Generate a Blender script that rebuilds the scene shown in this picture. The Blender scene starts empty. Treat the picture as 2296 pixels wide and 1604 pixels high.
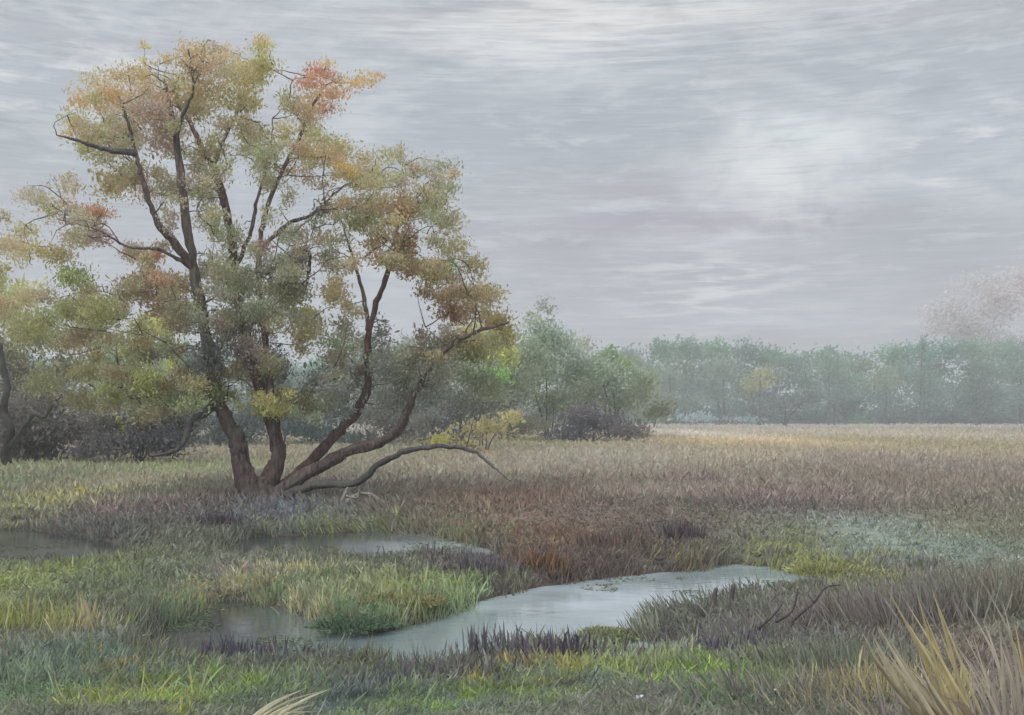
import bpy, math, random
import numpy as np
from mathutils import Vector

R = math.radians
rng = np.random.default_rng(7)
random.seed(7)
scene = bpy.context.scene
COL = scene.collection

# ------------------------------------------------------------------ camera
EYE = 2.0
F = 2462.0            # focal length in the units of the survey sheet (sheet is 2296 x 1604)
HOR = 940.0           # eye level on the sheet
PITCH = math.atan((HOR - 802.0) / F)
cam_d = bpy.data.cameras.new("camera")
cam_d.sensor_fit = 'HORIZONTAL'
cam_d.sensor_width = 36.0
cam_d.lens = 36.0 * F / 2296.0
cam_d.clip_start = 0.1
cam_d.clip_end = 4000
cam = bpy.data.objects.new("camera", cam_d)
COL.objects.link(cam)
cam.location = (0, 0, EYE)
cam.rotation_euler = (math.pi / 2 + PITCH, 0, 0)
scene.camera = cam

# ------------------------------------------------------------------ helpers: sheet -> world
def ray(px, py):
    a = (px - 1148.0) / F
    b = (802.0 - py) / F
    return np.array([a, math.cos(PITCH) - b * math.sin(PITCH), math.sin(PITCH) + b * math.cos(PITCH)])

def at(px, py, Y):
    """the place in the meadow seen in that direction at depth Y"""
    d = ray(px, py)
    return np.array([0, 0, EYE]) + d * (Y / d[1])

def onz(px, py, z=0.0):
    d = ray(px, py)
    return np.array([0, 0, EYE]) + d * ((z - EYE) / d[2])

def lin(c):
    c = np.asarray(c, float) / 255.0
    return np.where(c <= 0.04045, c / 12.92, ((c + 0.055) / 1.055) ** 2.4)

# ------------------------------------------------------------------ world (overcast sky)
SUN_EL, SUN_AZ = 48.0, -35.0     # from the upper left, behind the viewer's left shoulder
world = bpy.data.worlds.new("World")
scene.world = world
world.use_nodes = True
wt = world.node_tree
wt.nodes.clear()
def N(t, typ, **kw):
    n = t.nodes.new(typ)
    for k, v in kw.items():
        setattr(n, k, v)
    return n
def M(t, op, a, b=None, c=None):
    n = t.nodes.new('ShaderNodeMath'); n.operation = op
    for i, v in enumerate((a, b, c)):
        if v is None: continue
        if isinstance(v, (int, float)): n.inputs[i].default_value = v
        else: t.links.new(v, n.inputs[i])
    return n.outputs[0]
def MIX(t, fac, a, b, mode='MIX'):
    n = t.nodes.new('ShaderNodeMix'); n.data_type = 'RGBA'; n.blend_type = mode; n.clamp_factor = True
    for s, v in ((0, fac), (6, a), (7, b)):
        if isinstance(v, (int, float)): n.inputs[s].default_value = v
        elif isinstance(v, (tuple, list, np.ndarray)): n.inputs[s].default_value = tuple(v)[:3] + (1,)
        else: t.links.new(v, n.inputs[s])
    return n.outputs[2]

out = N(wt, 'ShaderNodeOutputWorld')
bg = N(wt, 'ShaderNodeBackground')
wt.links.new(bg.outputs[0], out.inputs[0])
sky = N(wt, 'ShaderNodeTexSky')
sky.sky_type = 'NISHITA'; sky.sun_disc = False
sky.sun_elevation = R(SUN_EL); sky.sun_rotation = R(SUN_AZ)
sky.air_density = 1.0; sky.dust_density = 4.0
tc = N(wt, 'ShaderNodeTexCoord')
sep = N(wt, 'ShaderNodeSeparateXYZ'); wt.links.new(tc.outputs['Generated'], sep.inputs[0])
AZ = M(wt, 'ARCTAN2', sep.outputs[0], sep.outputs[1])
EL = M(wt, 'ARCSINE', sep.outputs[2])
def sky_noise(sa, se, off, detail=4, rough=.55, w=0.0):
    cx = N(wt, 'ShaderNodeCombineXYZ')
    wt.links.new(M(wt, 'MULTIPLY', AZ, sa), cx.inputs[0])
    wt.links.new(M(wt, 'MULTIPLY', EL, se), cx.inputs[1])
    cx.inputs[2].default_value = off
    n = N(wt, 'ShaderNodeTexNoise')
    n.inputs['Scale'].default_value = 1.0
    n.inputs['Detail'].default_value = detail
    n.inputs['Roughness'].default_value = rough
    n.inputs['Distortion'].default_value = w
    wt.links.new(cx.outputs[0], n.inputs['Vector'])
    return n.outputs['Fac']
def ramp(v, a, b):
    n = N(wt, 'ShaderNodeMapRange'); n.clamp = True
    wt.links.new(v, n.inputs[0]); n.inputs[1].default_value = a; n.inputs[2].default_value = b
    return n.outputs[0]
wob_a = M(wt, 'MULTIPLY', M(wt, 'SUBTRACT', sky_noise(14, 20, 3.1), .5), .12)
wob_e = M(wt, 'MULTIPLY', M(wt, 'SUBTRACT', sky_noise(10, 30, 9.7), .5), .05)
AZw = M(wt, 'ADD', AZ, wob_a); ELw = M(wt, 'ADD', EL, wob_e)
base = MIX(wt, ramp(sky_noise(3.2, 9, 0.4, 5, .6, .6), .35, .68), lin((181, 192, 199)), lin((190, 192, 200)))
base = MIX(wt, ramp(sky_noise(6, 22, 5.5, 5, .6, .8), .50, .75), base, lin((220, 227, 232)))
base = MIX(wt, M(wt, 'MULTIPLY', ramp(sky_noise(5, 16, 15.5, 5, .6, .8), .52, .78), .7), base, lin((172, 174, 182)))
SKYB = [  # az/el cloud patches read off the sheet: centre, size, colour, strength
 (1380, 40, 420, 30, (246, 243, 238), .9), (1120, 108, 280, 22, (238, 238, 240), .85), (1250, 75, 120, 10, (244, 240, 232), .7), (1000, 15, 200, 14, (150, 148, 158), .35),
 (1715, 385, 120, 95, (234, 242, 244), 1.0), (1840, 310, 80, 50, (234, 242, 244), .95), (1650, 310, 54, 64, (230, 236, 240), .85), (1660, 560, 60, 110, (198, 204, 212), .6), (1760, 430, 60, 40, (222, 230, 232), .8),
 (1430, 430, 160, 50, (178, 166, 180), .6), (1480, 505, 360, 30, (168, 154, 174), .75), (1850, 505, 170, 24, (162, 150, 162), .6),
 (1260, 560, 120, 36, (156, 144, 150), .55), (1680, 705, 110, 24, (214, 222, 230), .85), (1530, 530, 110, 18, (220, 218, 226), .8), (1520, 600, 60, 24, (216, 214, 220), .6), (1020, 90, 50, 16, (232, 236, 240), .8), (1280, 460, 120, 12, (204, 208, 216), .6),
 (90, 190, 190, 80, (190, 198, 208), .6), (40, 300, 120, 90, (165, 175, 178), .5), (820, 280, 70, 50, (218, 220, 228), .75),
 (640, 130, 40, 70, (205, 212, 218), .6), (545, 440, 40, 70, (205, 210, 222), .7), (1600, 775, 420, 36, (158, 156, 160), .5),
 (2180, 680, 190, 110, (162, 154, 156), .55), (2200, 260, 110, 90, (192, 202, 212), .6), (1960, 610, 120, 70, (172, 180, 190), .5),
 (1300, 300, 300, 60, (168, 173, 182), .5), (1500, 600, 520, 70, (166, 166, 176), .6), (2000, 560, 300, 50, (166, 164, 174), .5), (850, 640, 60, 60, (196, 206, 212), .7), (2050, 120, 280, 60, (176, 184, 190), .5),
 (1400, 660, 260, 50, (176, 172, 182), .5), (350, 500, 300, 120, (188, 188, 196), .4)]
for (px, py, rx, ry, c, s) in SKYB:
    d = ray(px, py); d = d / np.linalg.norm(d)
    a0 = math.atan2(d[0], d[1]); e0 = math.asin(d[2])
    u = M(wt, 'DIVIDE', M(wt, 'SUBTRACT', AZw, a0), rx / F)
    v = M(wt, 'DIVIDE', M(wt, 'SUBTRACT', ELw, e0), ry / F)
    q = M(wt, 'ADD', M(wt, 'MULTIPLY', u, u), M(wt, 'MULTIPLY', v, v))
    g = M(wt, 'MULTIPLY', M(wt, 'EXPONENT', M(wt, 'MULTIPLY', q, -1.0)), s)
    base = MIX(wt, g, base, lin(c))
br = sky_noise(14, 70, 21.0, 6, .68, .3)
base = MIX(wt, M(wt, 'MULTIPLY', ramp(br, .52, .68), .60), base, lin((226, 231, 236)))
br2 = sky_noise(11, 60, 33.0, 6, .68, .3)
base = MIX(wt, M(wt, 'MULTIPLY', ramp(br2, .52, .70), .50), base, lin((160, 163, 170)))
# torn white streaks: one band high up, one patch of thin cloud right of centre
for (px, py, rx, ry, sa, se, lo, hi) in [(1300, 70, 560, 70, 9, 190, .46, .62), (1740, 395, 150, 110, 30, 45, .38, .58), (1600, 640, 240, 90, 14, 120, .48, .62), (120, 150, 260, 130, 16, 70, .48, .64), (2150, 330, 180, 120, 18, 60, .56, .70)]:
    d = ray(px, py); d = d / np.linalg.norm(d)
    a0 = math.atan2(d[0], d[1]); e0 = math.asin(d[2])
    u = M(wt, 'DIVIDE', M(wt, 'SUBTRACT', AZw, a0), rx / F); v = M(wt, 'DIVIDE', M(wt, 'SUBTRACT', ELw, e0), ry / F)
    g = M(wt, 'EXPONENT', M(wt, 'MULTIPLY', M(wt, 'ADD', M(wt, 'MULTIPLY', u, u), M(wt, 'MULTIPLY', v, v)), -1.0))
    base = MIX(wt, M(wt, 'MULTIPLY', M(wt, 'MULTIPLY', g, ramp(sky_noise(sa, se, px * .01, 5, .6, .3), lo, hi)), .9), base, lin((244, 245, 244)))
# fine wind-combed streaks of the cloud layer
st = sky_noise(16, 330, 1.3, 3, .6, .3)
base = MIX(wt, M(wt, 'MULTIPLY', ramp(st, .50, .80), .50), base, lin((222, 224, 228)))
st2 = sky_noise(22, 420, 7.3, 3, .6, .3)
base = MIX(wt, M(wt, 'MULTIPLY', ramp(st2, .52, .85), .50), base, lin((150, 152, 162)))
# overcast cloud is brighter overhead than at the horizon
zen = ramp(EL, .42, 1.2)
hsv = N(wt, 'ShaderNodeVectorMath', operation='SCALE')
wt.links.new(base, hsv.inputs[0])
wt.links.new(M(wt, 'ADD', M(wt, 'MULTIPLY', zen, 1.8), 1.0), hsv.inputs['Scale'])
sk = N(wt, 'ShaderNodeVectorMath', operation='SCALE')
wt.links.new(sky.outputs[0], sk.inputs[0]); sk.inputs['Scale'].default_value = 0.08
fin = MIX(wt, .93, sk.outputs[0], hsv.outputs[0])
wt.links.new(fin, bg.inputs[0])
bg.inputs[1].default_value = 1.0

sl = bpy.data.lights.new("sun", 'SUN')
sl.energy = 1.5; sl.angle = R(20); sl.color = (1.0, .96, .90)
so = bpy.data.objects.new("sun", sl); COL.objects.link(so)
# direction TO the sun: azimuth measured from +Y, the sun stands behind the viewer to the left
_a, _e = R(SUN_AZ + 180 + 0), R(SUN_EL)
_a = R(-140)
sky.sun_rotation = R(-140)
to = Vector((math.sin(_a) * math.cos(_e), math.cos(_a) * math.cos(_e), math.sin(_e)))
so.rotation_euler = to.to_track_quat('Z', 'Y').to_euler()
so.location = to * 100

scene.view_settings.view_transform = 'Standard'
scene.view_settings.look = 'None'
scene.view_settings.exposure = 0.0
scene.view_settings.gamma = 1.0
scene.view_settings.use_curve_mapping = False
scene.cycles.volume_bounces = 1
scene.cycles.max_bounces = 6
scene.cycles.transparent_max_bounces = 8

# ------------------------------------------------------------------ noise
def _h(ix, iy, s):
    n = (ix.astype(np.int64) * 374761393 + iy.astype(np.int64) * 668265263 + s * 974711) & 0x7fffffff
    n = ((n ^ (n >> 13)) * 1274126177) & 0x7fffffff
    n = (n ^ (n >> 16)) & 0xffff
    return n / 65535.0
def vn(x, y, s=0):
    x = np.asarray(x, float); y = np.asarray(y, float)
    ix = np.floor(x); iy = np.floor(y); fx = x - ix; fy = y - iy
    fx = fx * fx * (3 - 2 * fx); fy = fy * fy * (3 - 2 * fy)
    ix = ix.astype(np.int64); iy = iy.astype(np.int64)
    a = _h(ix, iy, s); b = _h(ix + 1, iy, s); c = _h(ix, iy + 1, s); d = _h(ix + 1, iy + 1, s)
    return (a * (1 - fx) + b * fx) * (1 - fy) + (c * (1 - fx) + d * fx) * fy
def fbm(x, y, s=0, o=4):
    t = 0; a = .5; n = 0
    for i in range(o):
        t = t + a * vn(x * 2 ** i, y * 2 ** i, s + i * 17); n += a; a *= .5
    return t / n
def smooth(a, b, x):
    t = np.clip((x - a) / (b - a), 0, 1)
    return t * t * (3 - 2 * t)

# ------------------------------------------------------------------ terrain
WZ = -0.36
def poly(pts):
    return np.array([onz(px, py, WZ)[:2] for px, py in pts])
POND = [poly([(300, 1500), (318, 1450), (390, 1385), (470, 1348), (560, 1342), (640, 1366), (720, 1398), (830, 1422), (940, 1400), (1060, 1352),
             (1180, 1324), (1310, 1302), (1420, 1290), (1550, 1280), (1640, 1266), (1720, 1272), (1790, 1288), (1860, 1304),
             (1850, 1326), (1740, 1340), (1640, 1352), (1600, 1378), (1480, 1400), (1460, 1436),
             (1640, 1452), (1560, 1474), (1430, 1488), (1330, 1470), (1200, 1468), (1120, 1482), (1020, 1520), (900, 1530), (850, 1500), (760, 1486), (640, 1504), (480, 1512)]),
        poly([(-150, 1288), (-150, 1196), (60, 1188), (220, 1206), (330, 1240), (240, 1262), (120, 1284)]),
        poly([(440, 1240), (560, 1204), (680, 1200), (800, 1190), (960, 1196), (1090, 1232), (1160, 1256), (1100, 1276),
             (960, 1262), (850, 1272), (700, 1258), (540, 1266)])]
def sdf2(x, y): return np.minimum(np.minimum(sdf(POND[0], x, y), sdf(POND[1], x, y)), sdf(POND[2], x, y))
def sdf(P, x, y):
    """signed distance to a polygon, negative inside"""
    d = np.full(x.shape, 1e9); inside = np.zeros(x.shape, bool)
    n = len(P)
    for i in range(n):
        ax, ay = P[i]; bx, by = P[(i + 1) % n]
        ex, ey = bx - ax, by - ay
        t = np.clip(((x - ax) * ex + (y - ay) * ey) / (ex * ex + ey * ey + 1e-9), 0, 1)
        d = np.minimum(d, np.hypot(x - ax - t * ex, y - ay - t * ey))
        c = ((ay > y) != (by > y)) & (x < (bx - ax) * (y - ay) / (by - ay + 1e-12) + ax)
        inside ^= c
    return np.where(inside, -d, d)
PUD = [(1590, 1087, 30, 3), (1660, 1096, 40, 3), (1790, 1086, 24, 3), (1725, 1078, 40, 2.5)]
PUDW = []
for (px, py, rx, ry) in PUD:
    c = onz(px, py, -.02); D = c[1]
    PUDW.append((c[0], c[1], rx * D / F, ry * D * D / F / EYE))
def height(x, y):
    x = np.asarray(x, float); y = np.asarray(y, float)
    w = .35 * (fbm(x * 1.3, y * 1.3, 5, 3) - .5)
    d = sdf2(x, y) + w * smooth(4, 12, y) 
    h = -.19 + .19 * smooth(.2, 3.2, d)
    h = h + .05 * (fbm(x * .35, y * .35, 11) - .5) + .05 * (fbm(x * 2.1, y * 2.1, 21, 3) - .5)
    # low island / spit stays near the water
    dep = smooth(.28, -.35, d)
    h = h * (1 - dep) + (-.62) * dep
    # the far meadow rolls a little
    h = h + .25 * (fbm(x * .03, y * .03, 31, 3) - .5) * smooth(40, 120, y)
    # mossy bank on the far side of the stream, right of the willow
    h = h + .20 * np.exp(-((x - 2.4) / 3.2) ** 2 - ((y - 23.3) / 1.1) ** 2) * (1 - dep)
    for (cx, cy, rx, ry) in PUDW:
        q = ((x - cx) / rx) ** 2 + ((y - cy) / ry) ** 2
        h = h - .16 * np.exp(-q * .8)
    return h

# ground cover colours: patches of grass, sedge, mud, moss (sheet centre, size, colour as seen)
GP = [
 (1900, 975, 500, 18, (158, 145, 128)), (1700, 990, 260, 14, (172, 150, 105)), (1550, 975, 80, 10, (176, 165, 158)), (2150, 1000, 200, 30, (140, 130, 98)),
 (1650, 1025, 330, 22, (150, 138, 116)), (1500, 1060, 300, 16, (132, 114, 108)), (1350, 1030, 160, 30, (142, 134, 120)),
 (2100, 1050, 250, 40, (128, 114, 108)), (1850, 1110, 260, 30, (128, 108, 104)), (1700, 1120, 120, 18, (130, 98, 98)), (1760, 1150, 140, 22, (92, 88, 88)),
 (1430, 1110, 160, 22, (136, 120, 112)), (1500, 1160, 160, 30, (118, 108, 94)), (1250, 1190, 100, 60, (120, 92, 68)), (1300, 1220, 90, 40, (116, 90, 68)),
 (1150, 1110, 180, 35, (126, 100, 86)), (1120, 1150, 70, 30, (128, 92, 70)), (1080, 1050, 130, 22, (140, 128, 112)), (950, 1100, 120, 30, (120, 106, 96)),
 (1050, 1175, 90, 30, (118, 126, 74)), (740, 1180, 100, 18, (126, 136, 76)), (700, 1090, 120, 16, (112, 88, 88)), (560, 1120, 90, 22, (112, 92, 92)),
 (330, 1130, 190, 22, (132, 122, 110)), (300, 1150, 120, 10, (126, 100, 104)), (110, 1120, 70, 25, (142, 146, 80)), (90, 1046, 90, 14, (130, 144, 82)),
 (400, 1050, 160, 18, (130, 136, 92)), (230, 1085, 150, 20, (138, 130, 108)), (180, 1110, 30, 22, (186, 172, 118)), (30, 1085, 60, 40, (108, 120, 78)),
 (880, 1010, 120, 10, (120, 124, 96)), (1130, 990, 120, 12, (142, 134, 90)), (640, 1150, 120, 20, (100, 106, 116)), (480, 1160, 100, 20, (92, 84, 84)),
 (200, 1180, 260, 24, (92, 90, 88)), (1420, 1200, 120, 60, (104, 96, 84)), (1530, 1210, 60, 50, (92, 82, 82)), (1100, 1260, 120, 40, (96, 90, 90)),
 (100, 1300, 150, 50, (122, 130, 70)), (30, 1340, 60, 60, (126, 130, 92)), (330, 1300, 150, 30, (104, 112, 88)), (470, 1310, 60, 14, (168, 154, 70)), (430, 1345, 60, 25, (96, 134, 98)),
 (560, 1290, 120, 22, (136, 126, 120)), (700, 1300, 120, 20, (110, 124, 86)), (670, 1335, 90, 16, (158, 152, 118)), (900, 1320, 110, 28, (150, 146, 80)), (800, 1310, 90, 22, (124, 128, 104)),
 (800, 1375, 80, 30, (96, 124, 86)), (1000, 1310, 120, 26, (118, 130, 88)), (1080, 1330, 110, 20, (112, 134, 104)), (1240, 1310, 120, 12, (128, 132, 84)),
 (1540, 1235, 30, 20, (150, 144, 74)), (1250, 1400, 60, 25, (140, 146, 110)), (1360, 1410, 45, 18, (140, 144, 84)),
 (150, 1400, 120, 40, (128, 118, 96)), (60, 1450, 90, 50, (110, 118, 110)), (80, 1500, 100, 60, (96, 118, 84)), (280, 1480, 35, 50, (150, 132, 70)), (180, 1520, 80, 40, (90, 110, 90)),
 (120, 1570, 160, 40, (120, 108, 100)), (300, 1550, 120, 20, (128, 118, 104)), (500, 1560, 190, 30, (122, 130, 66)), (600, 1545, 140, 14, (150, 146, 74)), (350, 1600, 120, 30, (140, 140, 62)),
 (480, 1590, 100, 25, (106, 140, 74)), (850, 1470, 70, 60, (106, 106, 78)), (780, 1560, 90, 50, (84, 92, 92)), (960, 1540, 100, 30, (104, 106, 104)), (1010, 1580, 90, 40, (122, 138, 54)), (1200, 1560, 160, 40, (116, 132, 62)),
 (1220, 1475, 60, 20, (166, 144, 62)), (1300, 1500, 90, 25, (142, 146, 70)), (1500, 1510, 160, 30, (138, 146, 80)), (1650, 1530, 160, 40, (120, 144, 60)), (1560, 1570, 180, 30, (110, 128, 78)), (1620, 1590, 100, 30, (96, 132, 82)),
 (1500, 1450, 160, 16, (136, 146, 120)), (1750, 1470, 40, 40, (152, 156, 62)), (1830, 1500, 120, 60, (104, 106, 98)), (1700, 1440, 120, 20, (104, 96, 106)), (1550, 1400, 110, 25, (98, 88, 100)), (1700, 1400, 90, 30, (104, 100, 98)),
 (1850, 1260, 70, 40, (148, 150, 66)), (1900, 1370, 160, 50, (112, 104, 100)), (2100, 1300, 200, 60, (108, 104, 98)), (2200, 1500, 200, 120, (112, 100, 92)), (1950, 1560, 150, 60, (116, 106, 96)),
 (2000, 1230, 90, 40, (124, 132, 122)), (2200, 1200, 140, 30, (116, 110, 92)), (1500, 1600, 120, 20, (110, 104, 110)), (1350, 1590, 110, 30, (112, 110, 104))]
GP += [(1600, 1060, 420, 26, (134, 122, 106)), (2000, 1070, 300, 30, (124, 112, 100)), (1150, 1160, 260, 24, (112, 94, 86)), (1320, 1260, 240, 24, (84, 72, 70)), (1480, 1190, 110, 26, (98, 86, 80)), (60, 1590, 160, 30, (92, 124, 78)), (900, 1590, 130, 24, (108, 136, 58)), (450, 1540, 140, 22, (112, 132, 60)), (1600, 1140, 90, 14, (96, 88, 84)), (1840, 1160, 120, 12, (104, 94, 90)), (1420, 1150, 70, 16, (100, 90, 82)), (1960, 1080, 160, 16, (118, 104, 94)), (1300, 1080, 120, 14, (118, 104, 92)), (1560, 1075, 90, 7, (108, 88, 84)),
 (1250, 1240, 170, 30, (92, 80, 76)), (1450, 1230, 110, 34, (88, 78, 76)), (1050, 1220, 110, 24, (88, 82, 84)), (1350, 1180, 130, 18, (104, 90, 82)), (1700, 1165, 120, 12, (96, 86, 86)), (2050, 1130, 180, 18, (118, 108, 96)), (2200, 1080, 140, 20, (126, 112, 100)), (2030, 1240, 130, 26, (122, 130, 120)), (2220, 1250, 100, 26, (116, 124, 114)), (1950, 1190, 120, 16, (124, 132, 124)), (1780, 1360, 120, 20, (112, 112, 108)),
 (620, 1550, 150, 20, (88, 100, 102)), (900, 1500, 110, 24, (92, 98, 98)), (1180, 1520, 90, 14, (88, 92, 98)), (30, 1500, 70, 30, (104, 112, 106)), (1650, 1500, 70, 14, (104, 112, 100)), (1900, 1450, 110, 30, (100, 98, 100)), (760, 1590, 140, 20, (88, 96, 102)), (1080, 1600, 120, 20, (92, 98, 104)), (330, 1530, 110, 16, (88, 106, 102)), (1380, 1525, 110, 14, (96, 108, 104)), (1780, 1600, 110, 24, (104, 104, 104)), (60, 1570, 90, 20, (92, 112, 100)), (1240, 1590, 100, 14, (88, 96, 92)), (160, 1470, 70, 20, (96, 110, 106)), (240, 1420, 60, 20, (120, 124, 120)), (700, 1430, 150, 30, (86, 92, 98)), (850, 1540, 70, 16, (84, 90, 94)), (1120, 1540, 60, 14, (90, 94, 92)), (1400, 1545, 80, 14, (96, 98, 100)), (250, 1380, 60, 14, (98, 96, 92)), (60, 1240, 120, 14, (96, 94, 90)), (420, 1280, 60, 10, (96, 96, 92))]
GPW = []
for (px, py, rx, ry, c) in GP:
    z = 0.0 if py < 1150 else -.12
    p = onz(px, max(py, 953), z); D = p[1]
    GPW.append((p[0], p[1], rx * D / F, max(ry * D * D / F / (EYE - z), .15), lin(c)))
def cover(x, y):
    """colour of whatever grows at x, y"""
    x = np.asarray(x, float); y = np.asarray(y, float)
    nx = x + (fbm(x * .9, y * .45, 71, 3) - .5) * np.clip(y * .06, .4, 6)
    ny = y + (fbm(x * .9, y * .45, 83, 3) - .5) * np.clip(y * .09, .5, 12)
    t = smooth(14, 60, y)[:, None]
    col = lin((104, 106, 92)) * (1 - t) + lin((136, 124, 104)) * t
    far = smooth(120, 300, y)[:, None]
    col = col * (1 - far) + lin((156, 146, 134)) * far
    col = col * (.80 + .4 * fbm(x * .8, y * .35, 45, 4))[:, None]
    for (cx, cy, rx, ry, c) in GPW:
        q = ((nx - cx) / rx) ** 2 + ((ny - cy) / ry) ** 2
        w = (np.exp(-q * 1.1) * .95)[:, None]
        col = col * (1 - w) + c * w
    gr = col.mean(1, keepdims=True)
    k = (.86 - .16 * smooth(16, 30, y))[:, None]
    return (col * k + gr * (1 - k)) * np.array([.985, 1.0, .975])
GG = 1.72   # reflectance per displayed value under this sky
LG = 2.25

# ------------------------------------------------------------------ materials
def new_mat(name):
    m = bpy.data.materials.new(name); m.use_nodes = True
    t = m.node_tree; t.nodes.clear()
    return m, t
def veg_mat(name, trans=.3, rough=.75, var=.25, scale=6.0):
    m, t = new_mat(name)
    o = N(t, 'ShaderNodeOutputMaterial')
    at_ = N(t, 'ShaderNodeAttribute'); at_.attribute_name = 'Col'
    tcn = N(t, 'ShaderNodeTexCoord')
    nz = N(t, 'ShaderNodeTexNoise'); nz.inputs['Scale'].default_value = scale; nz.inputs['Detail'].default_value = 4
    t.links.new(tcn.outputs['Object'], nz.inputs['Vector'])
    f = M(t, 'ADD', M(t, 'MULTIPLY', nz.outputs['Fac'], 2 * var), 1 - var)
    sc = N(t, 'ShaderNodeVectorMath', operation='SCALE')
    t.links.new(at_.outputs['Color'], sc.inputs[0]); t.links.new(f, sc.inputs['Scale'])
    p = N(t, 'ShaderNodeBsdfPrincipled')
    t.links.new(sc.outputs[0], p.inputs['Base Color'])
    p.inputs['Roughness'].default_value = rough
    p.inputs['Specular IOR Level'].default_value = .25
    if trans > 0:
        tr = N(t, 'ShaderNodeBsdfTranslucent'); t.links.new(sc.outputs[0], tr.inputs[0])
        mx = N(t, 'ShaderNodeMixShader'); mx.inputs[0].default_value = trans
        t.links.new(p.outputs[0], mx.inputs[1]); t.links.new(tr.outputs[0], mx.inputs[2])
        t.links.new(mx.outputs[0], o.inputs[0])
    else:
        t.links.new(p.outputs[0], o.inputs[0])
    return m
M_LEAF = veg_mat('leaf', .48, .7, .2, 3)
M_GRASS = veg_mat('grass_blade', .30, .8, .2, 5)
M_REED = veg_mat('dry_reed', .20, .8, .3, 14)

def bark_mat(name, c1, c2, scale=9):
    m, t = new_mat(name)
    o = N(t, 'ShaderNodeOutputMaterial'); p = N(t, 'ShaderNodeBsdfPrincipled')
    tcn = N(t, 'ShaderNodeTexCoord'); mp = N(t, 'ShaderNodeMapping')
    mp.inputs['Scale'].default_value = (1, 1, .22)
    t.links.new(tcn.outputs['Object'], mp.inputs[0])
    nz = N(t, 'ShaderNodeTexNoise'); nz.inputs['Scale'].default_value = scale * 1.6; nz.inputs['Detail'].default_value = 8; nz.inputs['Roughness'].default_value = .65
    t.links.new(mp.outputs[0], nz.inputs['Vector'])
    nb = N(t, 'ShaderNodeTexNoise'); nb.inputs['Scale'].default_value = 1.1; nb.inputs['Detail'].default_value = 3
    t.links.new(tcn.outputs['Object'], nb.inputs['Vector'])
    r = N(t, 'ShaderNodeMapRange'); t.links.new(nz.outputs['Fac'], r.inputs[0]); r.inputs[1].default_value = .35; r.inputs[2].default_value = .68
    r2 = N(t, 'ShaderNodeMapRange'); t.links.new(nb.outputs['Fac'], r2.inputs[0]); r2.inputs[1].default_value = .42; r2.inputs[2].default_value = .62
    c = MIX(t, r.outputs[0], c1, c2)
    c = MIX(t, M(t, 'MULTIPLY', r2.outputs[0], .45), c, lin((112, 116, 104)) * 1.1)
    t.links.new(c, p.inputs['Base Color']); p.inputs['Roughness'].default_value = .9
    p.inputs['Specular IOR Level'].default_value = .2
    b = N(t, 'ShaderNodeBump'); b.inputs['Strength'].default_value = .9; b.inputs['Distance'].default_value = .05
    t.links.new(nz.outputs['Fac'], b.inputs['Height']); t.links.new(b.outputs[0], p.inputs['Normal'])
    t.links.new(p.outputs[0], o.inputs[0])
    return m
M_BARK = bark_mat('willow_bark', lin((72, 60, 62)), lin((156, 136, 130)))
M_BARKD = bark_mat('dark_bark', lin((74, 68, 76)), lin((116, 108, 110)))
M_BARKR = bark_mat('reddish_bark', lin((74, 52, 54)), lin((148, 118, 112)))
M_BARKK = bark_mat('wet_black_bark', lin((44, 38, 42)), lin((74, 66, 68)))
M_GREYWOOD = bark_mat('weathered_wood', lin((128, 122, 118)) * 1.2, lin((172, 164, 154)) * 1.4, 14)
M_PALEWOOD = bark_mat('bleached_wood', lin((170, 162, 146)) * 1.3, lin((205, 198, 180)) * 1.3, 14)

def ground_mat():
    m, t = new_mat('meadow_soil')
    o = N(t, 'ShaderNodeOutputMaterial'); p = N(t, 'ShaderNodeBsdfPrincipled')
    a = N(t, 'ShaderNodeAttribute'); a.attribute_name = 'Col'
    g = N(t, 'ShaderNodeNewGeometry'); mp = N(t, 'ShaderNodeMapping'); mp.inputs['Scale'].default_value = (1, .45, 1)
    t.links.new(g.outputs['Position'], mp.inputs[0])
    n1 = N(t, 'ShaderNodeTexNoise'); n1.inputs['Scale'].default_value = 2.4; n1.inputs['Detail'].default_value = 8; n1.inputs['Roughness'].default_value = .7
    t.links.new(mp.outputs[0], n1.inputs['Vector'])
    n2 = N(t, 'ShaderNodeTexNoise'); n2.inputs['Scale'].default_value = 18; n2.inputs['Detail'].default_value = 5
    t.links.new(mp.outputs[0], n2.inputs['Vector'])
    f = M(t, 'ADD', M(t, 'MULTIPLY', n1.outputs['Fac'], .9), M(t, 'MULTIPLY', n2.outputs['Fac'], .5))
    f = M(t, 'ADD', f, .3)
    s = N(t, 'ShaderNodeVectorMath', operation='SCALE'); t.links.new(a.outputs['Color'], s.inputs[0]); t.links.new(f, s.inputs['Scale'])
    t.links.new(s.outputs[0], p.inputs['Base Color']); p.inputs['Roughness'].default_value = .92
    p.inputs['Specular IOR Level'].default_value = .2
    b = N(t, 'ShaderNodeBump'); b.inputs['Strength'].default_value = .7; b.inputs['Distance'].default_value = .06
    t.links.new(f, b.inputs['Height']); t.links.new(b.outputs[0], p.inputs['Normal'])
    t.links.new(p.outputs[0], o.inputs[0])
    return m
M_GROUND = ground_mat()
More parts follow.
